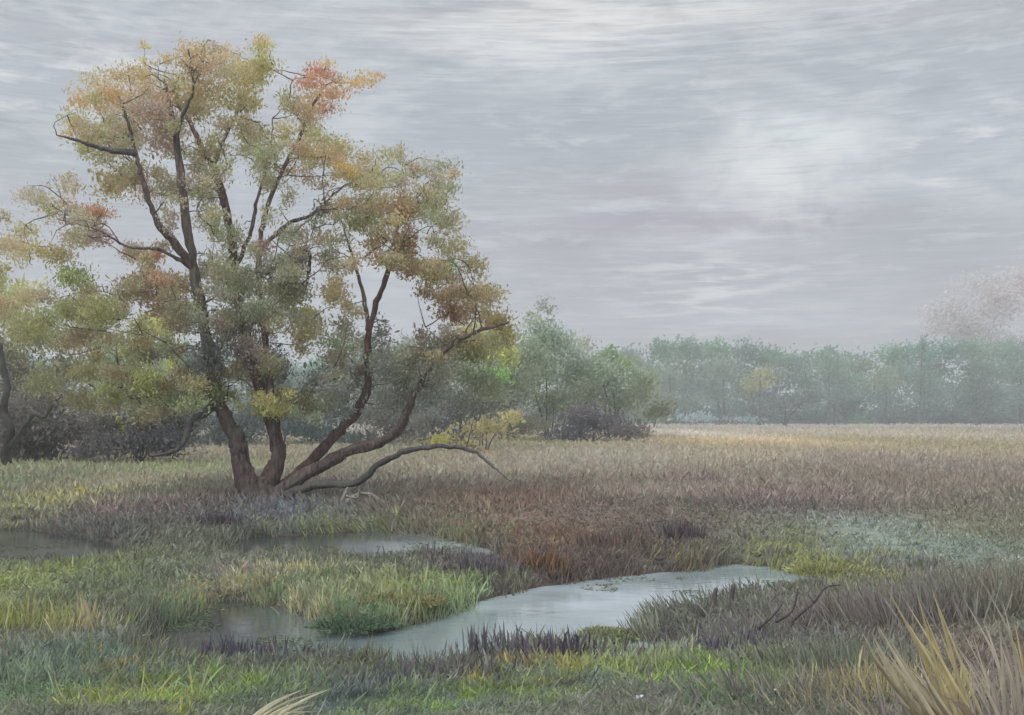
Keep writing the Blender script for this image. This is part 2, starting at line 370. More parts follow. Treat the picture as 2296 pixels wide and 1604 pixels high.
def water_mat():
    m, t = new_mat('pond_water')
    o = N(t, 'ShaderNodeOutputMaterial'); p = N(t, 'ShaderNodeBsdfPrincipled')
    g = N(t, 'ShaderNodeNewGeometry'); mp = N(t, 'ShaderNodeMapping'); mp.inputs['Scale'].default_value = (.6, 1, 1)
    t.links.new(g.outputs['Position'], mp.inputs[0])
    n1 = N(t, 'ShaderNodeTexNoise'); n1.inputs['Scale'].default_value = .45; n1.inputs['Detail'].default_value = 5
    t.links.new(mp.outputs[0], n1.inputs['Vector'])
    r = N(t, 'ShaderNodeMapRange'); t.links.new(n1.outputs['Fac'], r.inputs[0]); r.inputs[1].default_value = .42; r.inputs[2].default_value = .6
    c = MIX(t, r.outputs[0], lin((142, 156, 158)), lin((184, 196, 202)))  # pale silt tones, with the sky's reflection painted into the base colour
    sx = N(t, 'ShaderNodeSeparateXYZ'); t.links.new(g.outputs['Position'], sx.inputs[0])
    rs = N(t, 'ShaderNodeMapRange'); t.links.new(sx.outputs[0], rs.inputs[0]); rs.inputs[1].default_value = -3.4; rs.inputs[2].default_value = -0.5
    c = MIX(t, rs.outputs[0], lin((58, 62, 62)), c)  # murk darkened on the left to paint in the reflected thicket
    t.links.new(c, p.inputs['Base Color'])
    p.inputs['IOR'].default_value = 2.1
    rr = N(t, 'ShaderNodeMapRange'); t.links.new(n1.outputs['Fac'], rr.inputs[0]); rr.inputs[1].default_value = .4; rr.inputs[2].default_value = .65; rr.inputs[3].default_value = .06; rr.inputs[4].default_value = .22
    t.links.new(rr.outputs[0], p.inputs['Roughness'])
    n2 = N(t, 'ShaderNodeTexNoise'); n2.inputs['Scale'].default_value = 7; n2.inputs['Detail'].default_value = 3
    t.links.new(mp.outputs[0], n2.inputs['Vector'])
    b = N(t, 'ShaderNodeBump'); b.inputs['Strength'].default_value = .25; b.inputs['Distance'].default_value = .02
    t.links.new(n2.outputs['Fac'], b.inputs['Height']); t.links.new(b.outputs[0], p.inputs['Normal'])
    t.links.new(p.outputs[0], o.inputs[0])
    return m
M_WATER = water_mat()

# ------------------------------------------------------------------ mesh building
class Acc:
    def __init__(s): s.v = []; s.c = []; s.f = []; s.n = 0
    def add(s, V, faces, C=None):
        """V (n,3); faces list of (m,k) int arrays; C (n,3)"""
        V = np.asarray(V, float)
        s.v.append(V)
        s.c.append(np.broadcast_to(np.asarray(C if C is not None else (.3, .3, .3), float), V.shape))
        for f in faces: s.f.append(np.asarray(f) + s.n)
        s.n += len(V)
    def build(s, name, mat, parent=None, origin=None, smooth_=True):
        V = np.concatenate(s.v); C = np.concatenate(s.c)
        org = np.zeros(3)
        if parent is not None: org = np.array(parent.matrix_world.translation) if parent.parent is None else np.array(parent['_o'])
        if origin is not None: org = np.array(origin, float)
        me = bpy.data.meshes.new(name)
        me.vertices.add(len(V)); me.vertices.foreach_set('co', (V - org).ravel())
        nl = sum(f.size for f in s.f); npoly = sum(len(f) for f in s.f)
        me.loops.add(nl); me.polygons.add(npoly)
        me.loops.foreach_set('vertex_index', np.concatenate([f.ravel() for f in s.f]).astype(np.int32))
        lt = np.concatenate([np.full(len(f), f.shape[1]) for f in s.f])
        ls = np.concatenate([[0], np.cumsum(lt)[:-1]])
        me.polygons.foreach_set('loop_start', ls.astype(np.int32))
        me.polygons.foreach_set('use_smooth', np.full(npoly, smooth_))
        me.update(calc_edges=True)
        a = me.attributes.new('Col', 'FLOAT_COLOR', 'POINT')
        a.data.foreach_set('color', np.concatenate([C, np.ones((len(C), 1))], 1).astype(np.float32).ravel())
        me.materials.append(mat)
        o = bpy.data.objects.new(name, me); COL.objects.link(o)
        if parent is not None: o.parent = parent
        else: o.location = org
        return o
def thing(name, label, cat, loc, group=None):
    o = bpy.data.objects.new(name, None); COL.objects.link(o)
    o.location = tuple(loc); o.empty_display_size = .2
    o['label'] = label; o['category'] = cat
    if group: o['group'] = group
    bpy.context.view_layer.update()
    return o
def tag(o, label, cat, group=None):
    o['label'] = label; o['category'] = cat
    if group: o['group'] = group
    return o
def nrm(v): return v / (np.linalg.norm(v, axis=-1, keepdims=True) + 1e-9)

def spline(P, n):
    """Catmull-Rom through the rows of P, n points"""
    P = np.asarray(P, float)
    if len(P) < 3:
        t = np.linspace(0, 1, n)[:, None]; return P[0] * (1 - t) + P[-1] * t
    Q = np.vstack([2 * P[0] - P[1], P, 2 * P[-1] - P[-2]])
    u = np.linspace(0, len(P) - 1 - 1e-6, n); i = u.astype(int); t = (u - i)[:, None]
    a, b, c, d = Q[i], Q[i + 1], Q[i + 2], Q[i + 3]
    return .5 * (2 * b + (c - a) * t + (2 * a - 5 * b + 4 * c - d) * t ** 2 + (3 * b - a - 3 * c + d) * t ** 3)
def tube(acc, P, rad, sides=8, col=(.3, .3, .3), rough=0.0, seed=0):
    P = np.asarray(P, float); n = len(P); rad = np.asarray(rad, float) * np.ones(n)
    T = nrm(np.gradient(P, axis=0))
    ref = np.array([.13, 1, .07]) if abs(T[0][1]) < .8 else np.array([1, .1, 0])
    A = nrm(np.cross(T, ref)); B = np.cross(T, A)
    th = np.linspace(0, 2 * math.pi, sides, endpoint=False)
    r = rad[:, None] * np.ones(sides)
    if rough:
        k = np.arange(n)[:, None]; s_ = np.arange(sides)[None, :]
        r = r * (1 + rough * (vn(k * .45 + 0 * s_, s_ * 1.0 + 0 * k, seed) - .5) * 2)
    V = P[:, None] + (A[:, None] * np.cos(th)[None, :, None] + B[:, None] * np.sin(th)[None, :, None]) * r[:, :, None]
    i = np.arange(n - 1)[:, None] * sides; j = np.arange(sides)[None, :]; k = (j + 1) % sides
    q = np.stack([i + j, i + k, i + sides + k, i + sides + j], -1).reshape(-1, 4)
    V = V.reshape(-1, 3)
    base = len(V)
    V = np.vstack([V, P[0], P[-1] + T[-1] * rad[-1] * .6])
    js = np.arange(sides)
    c0 = np.stack([np.full(sides, base), (js + 1) % sides, js], -1)
    c1 = np.stack([np.full(sides, base + 1), (n - 1) * sides + js, (n - 1) * sides + (js + 1) % sides], -1)
    acc.add(V, [q, c0, c1], col)

def blades(acc, P, D, L, W, C, bend=.2, tipc=1.15):
    """many leaves/blades: P base points (n,3), D unit directions, L lengths, W widths, C colours; each 5-vertex pointed dab"""
    n = len(P)
    rnd = nrm(rng.normal(size=(n, 3)))
    S = nrm(np.cross(D, rnd)); Nn = np.cross(S, D)
    L = L[:, None]; W = W[:, None]
    bz = Nn * (L * bend) * rng.uniform(-1, 1, (n, 1))
    v0 = P - S * W * .18; v1 = P + S * W * .18
    m = P + D * L * .45 + bz
    v2 = m - S * W * .5; v3 = m + S * W * .5
    q = P + D * L * .8 + bz * .8
    v4 = q - S * W * .34; v5 = q + S * W * .34
    v6 = P + D * L
    V = np.stack([v0, v1, v2, v3, v4, v5, v6], 1).reshape(-1, 3)
    b = np.arange(n)[:, None] * 7
    quads = np.concatenate([b + np.array([0, 1, 3, 2]), b + np.array([2, 3, 5, 4])])
    tris = b + np.array([4, 5, 6])
    Cv = np.repeat(C, 7, 0)
    acc.add(V, [quads, tris], np.clip(Cv, 0, .9))

# clumps: (sheet x, sheet y, rx, ry, colour, density)
def foliage(acc, clumps, Y, depth, leaf, dens, gain=LG, up=(0, 0, 1), hang=.0, jit=.9, cjit=.12, zmin=.0, org=None, twig=None, limbs=None):
    if twig is not None:
        q0 = np.array([at(c[0], c[1], Y) for c in clumps])
        o_ = np.argsort([((limbs - p) ** 2).sum(1).min() for p in q0]); clumps = [clumps[i] for i in o_]
    """leaf-sized dabs scattered through every clump's ellipsoid at depth about Y"""
    for (px, py, rx, ry, col, dn) in clumps:
        off = rng.uniform(-1, 1) * depth
        yy = Y + off
        c = at(px, py, yy)
        a, b_ = rx * yy / F, ry * yy / F
        dz = max((a + b_) * .5, leaf)
        n = int(dens * dn * a * b_ * math.pi / (leaf * leaf))
        n = max(n, 6)
        u = nrm(rng.normal(size=(n, 3))) * (rng.uniform(0, 1, (n, 1)) ** .42) * rng.normal(1, .22, (n, 1))
        P = c + u * np.array([a, dz, b_])
        # gather leaves into sprays, so that light shows between them
        k = max(3, n // 14)
        cen = P[rng.integers(0, n, k)]
        idx = rng.integers(0, k, n)
        P = P * .45 + (cen[idx] + rng.normal(size=(n, 3)) * leaf * 1.3) * .55
        P[:, 2] = np.maximum(P[:, 2], zmin + rng.uniform(0, leaf, n))
        main = nrm(np.array([(px - 600) / 900 * .6 + rng.normal() * .5, rng.normal() * .3, (1 - 2 * hang) + rng.normal() * .3]))
        sp = nrm(main + rng.normal(size=(k, 3)) * jit * .6)
        D = nrm(sp[idx] + rng.normal(size=(n, 3)) * jit * .45)
        L = leaf * np.clip(rng.lognormal(0, .28, n), .5, 1.6); W = L * rng.uniform(.32, .55, n)
        C = lin(col) * gain * (1 + rng.normal(size=(k, 1)) * cjit)[idx] * (1 + rng.normal(size=(n, 1)) * cjit * .7)
        C = C * .76 + C.mean(1, keepdims=True) * .24
        C = C * (1 + rng.normal(size=(n, 3)) * .035)
        blades(acc, P, D, L, W, np.clip(C, .01, .85), .18)
        if twig is not None:
            for _ in range(max(1, min(5, int(a * b_ * 3)))):
                tgt = c + nrm(rng.normal(size=3)) * np.array([a, dz, b_]) * .8
                d2 = ((limbs - tgt) ** 2).sum(1)
                d2 = d2 + np.where(limbs[:, 2] > tgt[2], 2.0, 0)
                s = limbs[np.argmin(d2)]
                if np.linalg.norm(s - tgt) > 1.3: continue
                mid = (s + tgt) / 2 + rng.normal(size=3) * .12 * np.linalg.norm(tgt - s) + np.array([0, 0, .08])
                tw = spline([s, mid, tgt], 7) + rng.normal(size=(7, 3)) * .012; tw[0] = s
                tube(twig, tw, np.linspace(.017, .005, 7), 4, lin((104, 88, 84)))
                limbs = np.vstack([limbs, tw[3:]])

# ------------------------------------------------------------------ ground sheet
ys = np.concatenate([np.linspace(-12, 4.0, 16), np.geomspace(4.15, 60, 330), np.geomspace(61.5, 640, 60)])
ts = np.linspace(-1, 1, 460)
Yg, Tg = np.meshgrid(ys, ts, indexing='ij')
Xg = Tg * (np.maximum(Yg, 0) * .75 + 12)
xf, yf = Xg.ravel(), Yg.ravel()
hf = height(xf, yf)
acc = Acc()
nr, nc = Xg.shape
ii = np.arange(nr - 1)[:, None] * nc; jj = np.arange(nc - 1)[None, :]
q = np.stack([ii + jj, ii + jj + 1, ii + nc + jj + 1, ii + nc + jj], -1).reshape(-1, 4)
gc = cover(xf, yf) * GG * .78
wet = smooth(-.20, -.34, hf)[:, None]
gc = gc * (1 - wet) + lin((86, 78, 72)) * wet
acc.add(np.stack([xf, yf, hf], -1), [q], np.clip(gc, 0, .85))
g = acc.build('ground', M_GROUND); g['kind'] = 'structure'

# water sheet in the stream bed
acc = Acc()
nx_, ny_ = 60, 50
X, Y_ = np.meshgrid(np.linspace(-17, 22, nx_), np.linspace(7, 30, ny_), indexing='ij')
ii = np.arange(nx_ - 1)[:, None] * ny_; jj = np.arange(ny_ - 1)[None, :]
q = np.stack([ii + jj, ii + ny_ + jj, ii + ny_ + jj + 1, ii + jj + 1], -1).reshape(-1, 4)
acc.add(np.stack([X.ravel(), Y_.ravel(), np.full(X.size, WZ)], -1), [q])
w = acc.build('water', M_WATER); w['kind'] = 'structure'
for (cx, cy, rx, ry) in PUDW:
    acc = Acc(); n = 40
    th = np.linspace(0, 2 * math.pi, n, endpoint=False)
    zc = float(height(np.array([cx]), np.array([cy]))[0]) + .07
    V = np.stack([cx + rx * 1.2 * np.cos(th) * (1 + .2 * np.sin(3 * th)), cy + ry * 1.2 * np.sin(th), np.full(n, zc)], -1)
    V = np.vstack([V, [cx, cy, zc]])
    j = np.arange(n)
    acc.add(V, [np.stack([np.full(n, n), j, (j + 1) % n], -1)])
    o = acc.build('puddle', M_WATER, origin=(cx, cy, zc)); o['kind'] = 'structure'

def gz(x, y): return float(height(np.array([x]), np.array([y]))[0])
def gpt(px, py):
    """ground point under a sheet position"""
    z = -.1
    for _ in range(6):
        p = onz(px, py, z); z = gz(p[0], p[1])
    p[2] = z
    return p

# ------------------------------------------------------------------ grass (uncountable)
def grass_layer(name, n, y0, y1, hmin, hmax, wmul, keep=None, seed=1, flat=.5, bank=False):
    r = np.random.default_rng(seed)
    y = y0 * (y1 / y0) ** r.uniform(0, 1, n)
    x = r.uniform(-1, 1, n) * (y * .56 + 1.0)
    h = height(x, y)
    m = h > WZ + .03
    if bank == 2: m = (h > WZ - .14) & (h < -.24) & (fbm(x * 1.6, y * 1.1, 191, 3) > .42)
    elif bank: m &= h < -.10
    else: m &= fbm(x * 1.1, y * .6, 91, 3) > .18
    x, y, h = x[m], y[m], h[m]; n = len(x)
    D = nrm(np.stack([r.normal(size=n) * flat + (fbm(x * .3, y * .3, 61) - .5) * 2.2, r.normal(size=n) * flat * .7, np.ones(n)], -1))
    L = r.uniform(hmin, hmax, n) * (1 + y * .012) * (.55 + .9 * fbm(x * .5, y * .5, 23, 3))
    W = np.maximum(.008, y * .0011) * wmul * r.uniform(.6, 1.6, n)
    tx, ty = np.floor(x * 5) * 7.31, np.floor(y * 4) * 3.17          # tufts: neighbours share a tint
    jx = (vn(tx, ty, 301) - .5) * 2.2 + r.normal(size=n) * .22; jy = (vn(tx, ty, 302) - .5) * 2.2 + r.normal(size=n) * .22
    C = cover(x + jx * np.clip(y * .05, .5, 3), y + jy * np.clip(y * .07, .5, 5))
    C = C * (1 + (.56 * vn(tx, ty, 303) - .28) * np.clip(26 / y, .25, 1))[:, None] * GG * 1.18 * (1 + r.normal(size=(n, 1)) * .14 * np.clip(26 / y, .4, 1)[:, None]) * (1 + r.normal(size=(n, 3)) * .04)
    a = Acc()
    blades(a, np.stack([x, y, h - .01], -1), D, L, W, np.clip(C, .01, .85), .12)
    o = a.build(name, M_GRASS, smooth_=False); o['kind'] = 'stuff'
    return o
grass_layer('short_grass', 230000, 5.0, 30, .04, .11, 1.1, seed=2, flat=1.3)
grass_layer('meadow_grass', 110000, 24, 330, .07, .24, 1.3, seed=3, flat=.6)
grass_layer('bank_grass', 150000, 6.5, 30, .05, .16, 1.3, seed=9, flat=.7, bank=True)
grass_layer('shore_sedge', 260000, 6.5, 28, .12, .30, .9, seed=19, flat=.35, bank=2)
grass_layer('tall_sedge', 5000, 5.5, 60, .12, .28, 1.2, seed=4, flat=.5)

# ------------------------------------------------------------------ the willow
YW = 29.0
wb = gpt(585, 1118); YW = wb[1]
willow = thing('willow_tree', 'large spreading willow with many leaning stems and thin olive and rust foliage beside the stream', 'tree', wb)
def limb_pts(pts, dy):
    out_ = []
    n = len(pts)
    for i, (px, py) in enumerate(pts):
        t = i / (n - 1)
        out_.append(at(px, py, YW + dy * t ** .8))
    return np.array(out_)
LIMBS = [
 ('trunk', [(575, 1125), (556, 1085), (540, 1030), (532, 985), (508, 945), (484, 890), (472, 800), (452, 700), (432, 580), (412, 460), (400, 350), (385, 250), (368, 180)], -.8, .34, .05, M_BARK),
 ('limb', [(590, 1120), (612, 1060), (624, 1010), (612, 950), (588, 880), (560, 790), (538, 690), (524, 590), (514, 500), (490, 405), (462, 350), (430, 285), (398, 235)], 1.0, .24, .05, M_BARKR),
 ('limb', [(598, 1122), (618, 1050), (612, 960), (602, 850), (592, 740), (580, 640), (582, 550), (600, 460), (636, 375), (676, 300), (702, 235), (732, 190)], .4, .14, .03, M_BARK),
 ('limb', [(600, 1120), (660, 1070), (725, 1005), (785, 940), (826, 865), (822, 790), (834, 710), (862, 630), (885, 540), (905, 440)], 1.6, .19, .04, M_BARKR),
 ('limb', [(600, 1122), (690, 1062), (790, 1010), (868, 985), (905, 945), (925, 890), (960, 830), (1010, 775), (1075, 742), (1140, 722)], -1.2, .19, .035, M_BARK),
 ('limb', [(610, 1120), (700, 1090), (800, 1082), (845, 1045), (905, 1014), (985, 1002), (1060, 1012), (1102, 1045), (1145, 1078)], -2.4, .15, .016, M_BARKD),
 ('limb', [(436, 610), (400, 545), (368, 505), (345, 440), (326, 375), (308, 300), (285, 230)], -1.6, .12, .03, M_BARK),
 ('limb', [(326, 380), (285, 372), (245, 358), (192, 344)], -.6, .09, .018, M_BARKD),
 ('limb', [(528, 600), (546, 520), (566, 430), (592, 340), (600, 250)], .8, .07, .02, M_BARK),
 ('limb', [(484, 900), (466, 928), (440, 945), (425, 985), (400, 1010), (345, 1020)], -1.4, .12, .04, M_BARKD),
 ('limb', [(584, 620), (640, 585), (684, 560), (690, 600), (676, 660)], .5, .11, .03, M_BARKD),
 ('limb', [(582, 560), (640, 500), (700, 475), (760, 420), (830, 380)], .9, .07, .02, M_BARK),
 ('limb', [(830, 740), (800, 640), (770, 540), (740, 440)], 1.8, .07, .02, M_BARK),
 ('limb', [(440, 610), (380, 570), (300, 560), (240, 525), (150, 500)], -1.2, .06, .012, M_BARK),
 ('limb', [(400, 380), (420, 300), (450, 220), (440, 130)], -.6, .06, .02, M_BARKD),
 ('limb', [(462, 350), (500, 260), (545, 180), (590, 110)], 1.0, .06, .02, M_BARK),
]
limb_cloud = []
for i, (nm, pts, dy, r0, r1, mt) in enumerate(LIMBS):
    P = limb_pts(pts, dy)
    if i > 5:      # start where the parent limb runs
        allp = np.concatenate(limb_cloud)
        d = ((allp - P[0]) ** 2).sum(1) + ((allp[:, 0] - P[0][0]) ** 2 + (allp[:, 2] - P[0][2]) ** 2) * 6
        s = allp[np.argmin(d)]
        sh = s - P[0]
        P = P + sh[None] * np.array([0, 1, 0]); P[0] = s
    n = max(16, len(pts) * 6)
    S = spline(P, n)
    S = S + (rng.normal(size=S.shape) * .012)
    t = np.linspace(0, 1, n)
    rad = r0 * .66 * (1 - t) ** .9 + r1 * .75 + (.30 * r0 * np.exp(-t * 18) if i < 6 else 0)
    a = Acc(); rad = rad * (1 + .22 * (vn(np.arange(n) * .8, np.zeros(n), i * 13) - .5)); tube(a, S, rad, 14, rough=.24, seed=i * 7)
    if i == 0:     # root flare
        for ang in (-2.6, -1.9, -1.2, -.4, .3, 3.0):
            e = wb + np.array([math.cos(ang) * .85, math.sin(ang) * .6, -.05])
            e[2] = gz(e[0], e[1]) - .04
            tube(a, spline([wb + np.array([0, 0, .42]), (wb + e) / 2 + np.array([0, 0, .12]), e], 8), np.linspace(.2, .05, 8), 8, rough=.2, seed=3)
    a.build(nm, mt, willow)
    limb_cloud.append(S)
LC = np.concatenate([s[len(s) // 4:] for s in limb_cloud])

WIL = [
 (500, 135, 60, 45, (165, 150, 120), .6), (320, 104, 16, 10, (198, 146, 80), 1.2), (322, 140, 16, 9, (198, 146, 80), 1.0), (430, 125, 45, 50, (164, 140, 100), .8),
 (430, 160, 45, 40, (140, 126, 80), 1), (590, 100, 28, 34, (188, 150, 92), 1), (586, 160, 34, 60, (138, 144, 84), 1.2), (540, 165, 45, 50, (150, 142, 88), 1),
 (530, 230, 70, 50, (142, 132, 84), 1.2), (560, 150, 40, 14, (190, 146, 84), .8), (440, 240, 70, 60, (142, 130, 88), 1.2), (400, 190, 60, 40, (156, 146, 104), 1),
 (300, 165, 80, 40, (156, 140, 104), .8), (215, 185, 60, 40, (168, 148, 112), .7), (180, 225, 40, 40, (172, 144, 100), .7), (260, 215, 60, 40, (176, 144, 98), .9),
 (230, 300, 80, 26, (148, 148, 108), 1), (200, 330, 60, 20, (140, 138, 88), .9), (160, 290, 34, 40, (176, 150, 110), .5), (715, 165, 44, 22, (164, 116, 92), 1.6), (700, 190, 50, 25, (162, 122, 98), 1.2),
 (740, 145, 36, 8, (190, 144, 92), .9), (805, 185, 26, 14, (186, 138, 80), 1), (848, 170, 16, 12, (184, 140, 84), .9), (750, 212, 60, 18, (168, 130, 92), 1), (690, 250, 45, 50, (162, 140, 104), .9),
 (640, 230, 30, 50, (150, 146, 104), .7), (330, 255, 70, 50, (148, 130, 112), 1.1), (365, 320, 60, 50, (142, 124, 108), 1.1), (300, 310, 60, 40, (152, 136, 122), 1),
 (250, 415, 60, 50, (150, 138, 98), 1.1), (300, 400, 60, 60, (148, 134, 100), 1), (215, 478, 70, 20, (166, 128, 104), 1.5), (160, 420, 60, 30, (158, 148, 126), .6), (80, 440, 40, 40, (150, 146, 132), .5),
 (60, 520, 60, 30, (160, 152, 118), .8), (90, 560, 60, 24, (160, 148, 100), .8), (340, 578, 44, 16, (168, 124, 88), 1.5), (220, 535, 80, 16, (146, 126, 120), 1), (180, 500, 60, 20, (152, 134, 120), .9),
 (320, 650, 100, 50, (138, 124, 98), 1.3), (370, 690, 60, 40, (140, 120, 96), 1.1), (165, 625, 70, 40, (130, 138, 84), 1.2), (460, 430, 50, 70, (142, 142, 106), 1), (480, 520, 30, 50, (142, 142, 108), 1),
 (480, 330, 50, 60, (146, 140, 100), .9), (560, 300, 50, 50, (144, 138, 98), 1), (540, 640, 90, 50, (136, 138, 110), 1.2), (640, 640, 90, 60, (134, 136, 112), 1.1), (500, 600, 50, 50, (138, 138, 108), 1),
 (600, 350, 50, 60, (144, 142, 112), .9), (650, 440, 30, 50, (150, 148, 124), .6), (750, 330, 70, 40, (152, 142, 98), 1), (770, 385, 50, 34, (170, 146, 84), 1.4), (690, 340, 50, 30, (160, 144, 96), .9),
 (830, 400, 80, 50, (150, 144, 106), 1), (880, 350, 60, 30, (150, 148, 116), .7), (960, 380, 50, 40, (148, 146, 128), .7), (980, 440, 60, 40, (138, 138, 102), .9), (900, 480, 50, 60, (150, 128, 94), 1.2),
 (910, 540, 50, 50, (144, 120, 86), 1.2), (800, 500, 80, 40, (140, 140, 100), 1.1), (720, 470, 30, 22, (100, 94, 98), 1.4), (750, 540, 60, 34, (142, 140, 110), .9), (970, 545, 44, 26, (150, 146, 116), .8),
 (1000, 505, 22, 8, (110, 116, 78), 1), (750, 650, 50, 50, (156, 140, 100), 1.1), (790, 590, 40, 40, (158, 142, 112), .8), (880, 585, 60, 34, (134, 120, 84), 1.3), (970, 620, 60, 40, (134, 122, 82), 1.3),
 (1008, 598, 26, 16, (130, 146, 76), 1.5), (1060, 660, 60, 36, (140, 122, 88), 1.2), (1110, 715, 50, 30, (144, 128, 78), 1.2), (1010, 700, 60, 30, (142, 114, 92), 1.2), (960, 660, 40, 30, (140, 118, 84), 1),
 (660, 590, 34, 40, (110, 108, 108), 1.2), (520, 730, 80, 60, (122, 124, 108), 1.2), (600, 700, 80, 40, (132, 132, 110), 1.1), (700, 735, 60, 50, (150, 142, 112), 1.3), (690, 700, 30, 14, (168, 168, 96), 1),
 (750, 800, 60, 40, (146, 140, 114), 1), (560, 790, 50, 80, (108, 100, 98), 1.2), (470, 800, 50, 80, (106, 108, 104), 1.1), (620, 820, 50, 70, (102, 108, 106), 1.1), (700, 900, 70, 50, (126, 130, 104), 1.1),
 (720, 860, 60, 50, (112, 120, 112), 1.2), (600, 920, 70, 26, (152, 154, 90), 1.6), (620, 892, 46, 12, (170, 154, 126), 1.5), (650, 880, 20, 12, (172, 172, 84), 1), (540, 915, 20, 12, (170, 170, 84), 1),
 (430, 860, 60, 70, (104, 112, 108), 1.2), (770, 740, 40, 60, (130, 126, 104), .9), (800, 850, 30, 50, (112, 114, 104), .9), (900, 830, 60, 70, (126, 128, 114), .9), (950, 760, 30, 40, (130, 120, 104), .8),
 (860, 900, 50, 40, (112, 112, 102), .9), (980, 990, 50, 7, (166, 158, 70), 1.4), (1040, 1000, 50, 7, (150, 140, 84), 1), (380, 500, 30, 60, (146, 134, 116), .7), (120, 480, 50, 30, (160, 150, 130), .5),
 (40, 580, 50, 30, (158, 152, 116), .6), (460, 200, 80, 50, (152, 138, 96), .7), (640, 300, 50, 40, (158, 146, 104), .7), (850, 460, 60, 40, (148, 140, 104), .8), (1020, 560, 60, 40, (146, 138, 104), 1.0), (1060, 600, 50, 40, (144, 134, 96), 1.0), (1100, 660, 60, 40, (142, 130, 88), 1.1), (1000, 500, 60, 50, (146, 142, 110), .9), (1130, 760, 50, 40, (146, 140, 86), 1.2), (980, 800, 60, 60, (120, 122, 106), 1.2), (1080, 860, 60, 50, (116, 122, 96), 1.2), (900, 900, 60, 40, (108, 112, 104), 1.1), (860, 760, 30, 60, (118, 120, 110), .8), (1060, 800, 70, 40, (132, 134, 96), 1.1), (960, 860, 70, 50, (118, 122, 108), 1.1), (1040, 900, 70, 36, (106, 110, 98), 1.1), (860, 820, 40, 60, (116, 120, 110), 1.0), (780, 930, 60, 30, (104, 112, 106), 1.0), (230, 700, 80, 60, (138, 138, 88), 1.2), (100, 860, 80, 50, (124, 124, 88), 1.1), (200, 900, 90, 50, (126, 122, 90), 1.1), (60, 740, 80, 60, (138, 138, 90), 1.1), (330, 860, 60, 60, (142, 146, 84), 1.3),
 (600, 480, 30, 60, (146, 146, 118), .4), (240, 360, 50, 30, (150, 144, 108), .7), (840, 540, 50, 30, (140, 128, 92), .9)]
crown, twigs = Acc(), Acc()
# thin olive-tan foliage filling the spread of the crown between the heavier sprays
OUTL = np.array([(140, 330), (160, 220), (280, 130), (430, 95), (600, 75), (650, 150), (740, 140), (870, 165), (770, 260), (850, 320), (1010, 335), (1050, 430), (1020, 600), (1150, 700),
                 (1160, 780), (1050, 800), (980, 900), (800, 900), (700, 965), (500, 950), (330, 965), (190, 880), (60, 790), (-60, 690), (-40, 500), (40, 420), (140, 380)], float)
HOLES = [(545, 440, 26, 60), (850, 655, 42, 44), (930, 705, 44, 54), (208, 430, 28, 14), (90, 515, 46, 24), (310, 505, 60, 34), (235, 600, 60, 26), (80, 610, 40, 30), (790, 545, 26, 36), (655, 455, 34, 42),
         (612, 265, 16, 30), (505, 215, 26, 18), (820, 270, 60, 40), (640, 160, 20, 50), (250, 110, 40, 30), (1040, 570, 40, 30), (430, 550, 14, 50)]
wc = np.array([(c[0], c[1]) for c in WIL], float)
FILL = []
while len(FILL) < 470:
    px, py = rng.uniform(-60, 1170), rng.uniform(80, 950)
    if sdf(OUTL, np.array([px]), np.array([py]))[0] > -18: continue
    if any(((px - a) / (b2 + 22)) ** 2 + ((py - b1) / (c2 + 22)) ** 2 < 1 for a, b1, b2, c2 in HOLES): continue
    dd = ((wc - (px, py)) ** 2).sum(1); kk = np.argsort(dd)[:4]
    col = np.mean([WIL[k][4] for k in kk], 0) * .7 + np.array((146, 138, 112)) * .3
    FILL.append((px, py, rng.uniform(28, 56), rng.uniform(18, 38), tuple(col + rng.normal(size=3) * 5), .8 if py < 560 else 1.35))
foliage(crown, FILL, YW, 2.2, .070, 2.6, cjit=.08, twig=twigs, limbs=LC)
foliage(crown, WIL, YW, 2.0, .072, 2.8, cjit=.09, twig=twigs, limbs=LC)
foliage(crown, WIL, YW + .4, 1.6, .11, 1.2, jit=.7)
crown.build('crown', M_LEAF, willow, smooth_=False)
twigs.build('twigs', M_BARK, willow)

# ------------------------------------------------------------------ other trees and shrubs
def woody(name, label, cat, clumps, base_px, Y, depth, leaf, dens, gain=LG, stems=3, rad=.06, mat=None, group=None, hang=0.0):
    bx = at(base_px, 940, Y)[0]
    b = np.array([bx, Y, gz(bx, Y)])
    o = thing(name, label, cat, b, group)
    tr = Acc(); cl = []
    big = sorted(clumps, key=lambda c: -c[2] * c[3])[:max(stems, 1)]
    for k, c in enumerate(big):
        tip = at(c[0], c[1] - c[3] * .3, Y + rng.uniform(-.3, .3) * depth)
        p0 = b + np.array([rng.normal() * rad * 1.5, rng.normal() * rad, -.05])
        mid = p0 * .55 + tip * .45; mid[0] = p0[0] * .7 + tip[0] * .3
        S = spline([p0, mid + rng.normal(size=3) * rad, tip], 14)
        tube(tr, S, np.linspace(rad, rad * .25, 14), 7, rough=.15, seed=k)
        cl.append(S)
    tr.build('trunk', mat or M_BARKD, o)
    f = Acc()
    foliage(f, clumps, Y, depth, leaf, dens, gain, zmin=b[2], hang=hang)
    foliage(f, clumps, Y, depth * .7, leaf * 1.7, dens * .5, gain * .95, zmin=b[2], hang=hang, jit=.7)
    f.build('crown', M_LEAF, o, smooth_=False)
    return o
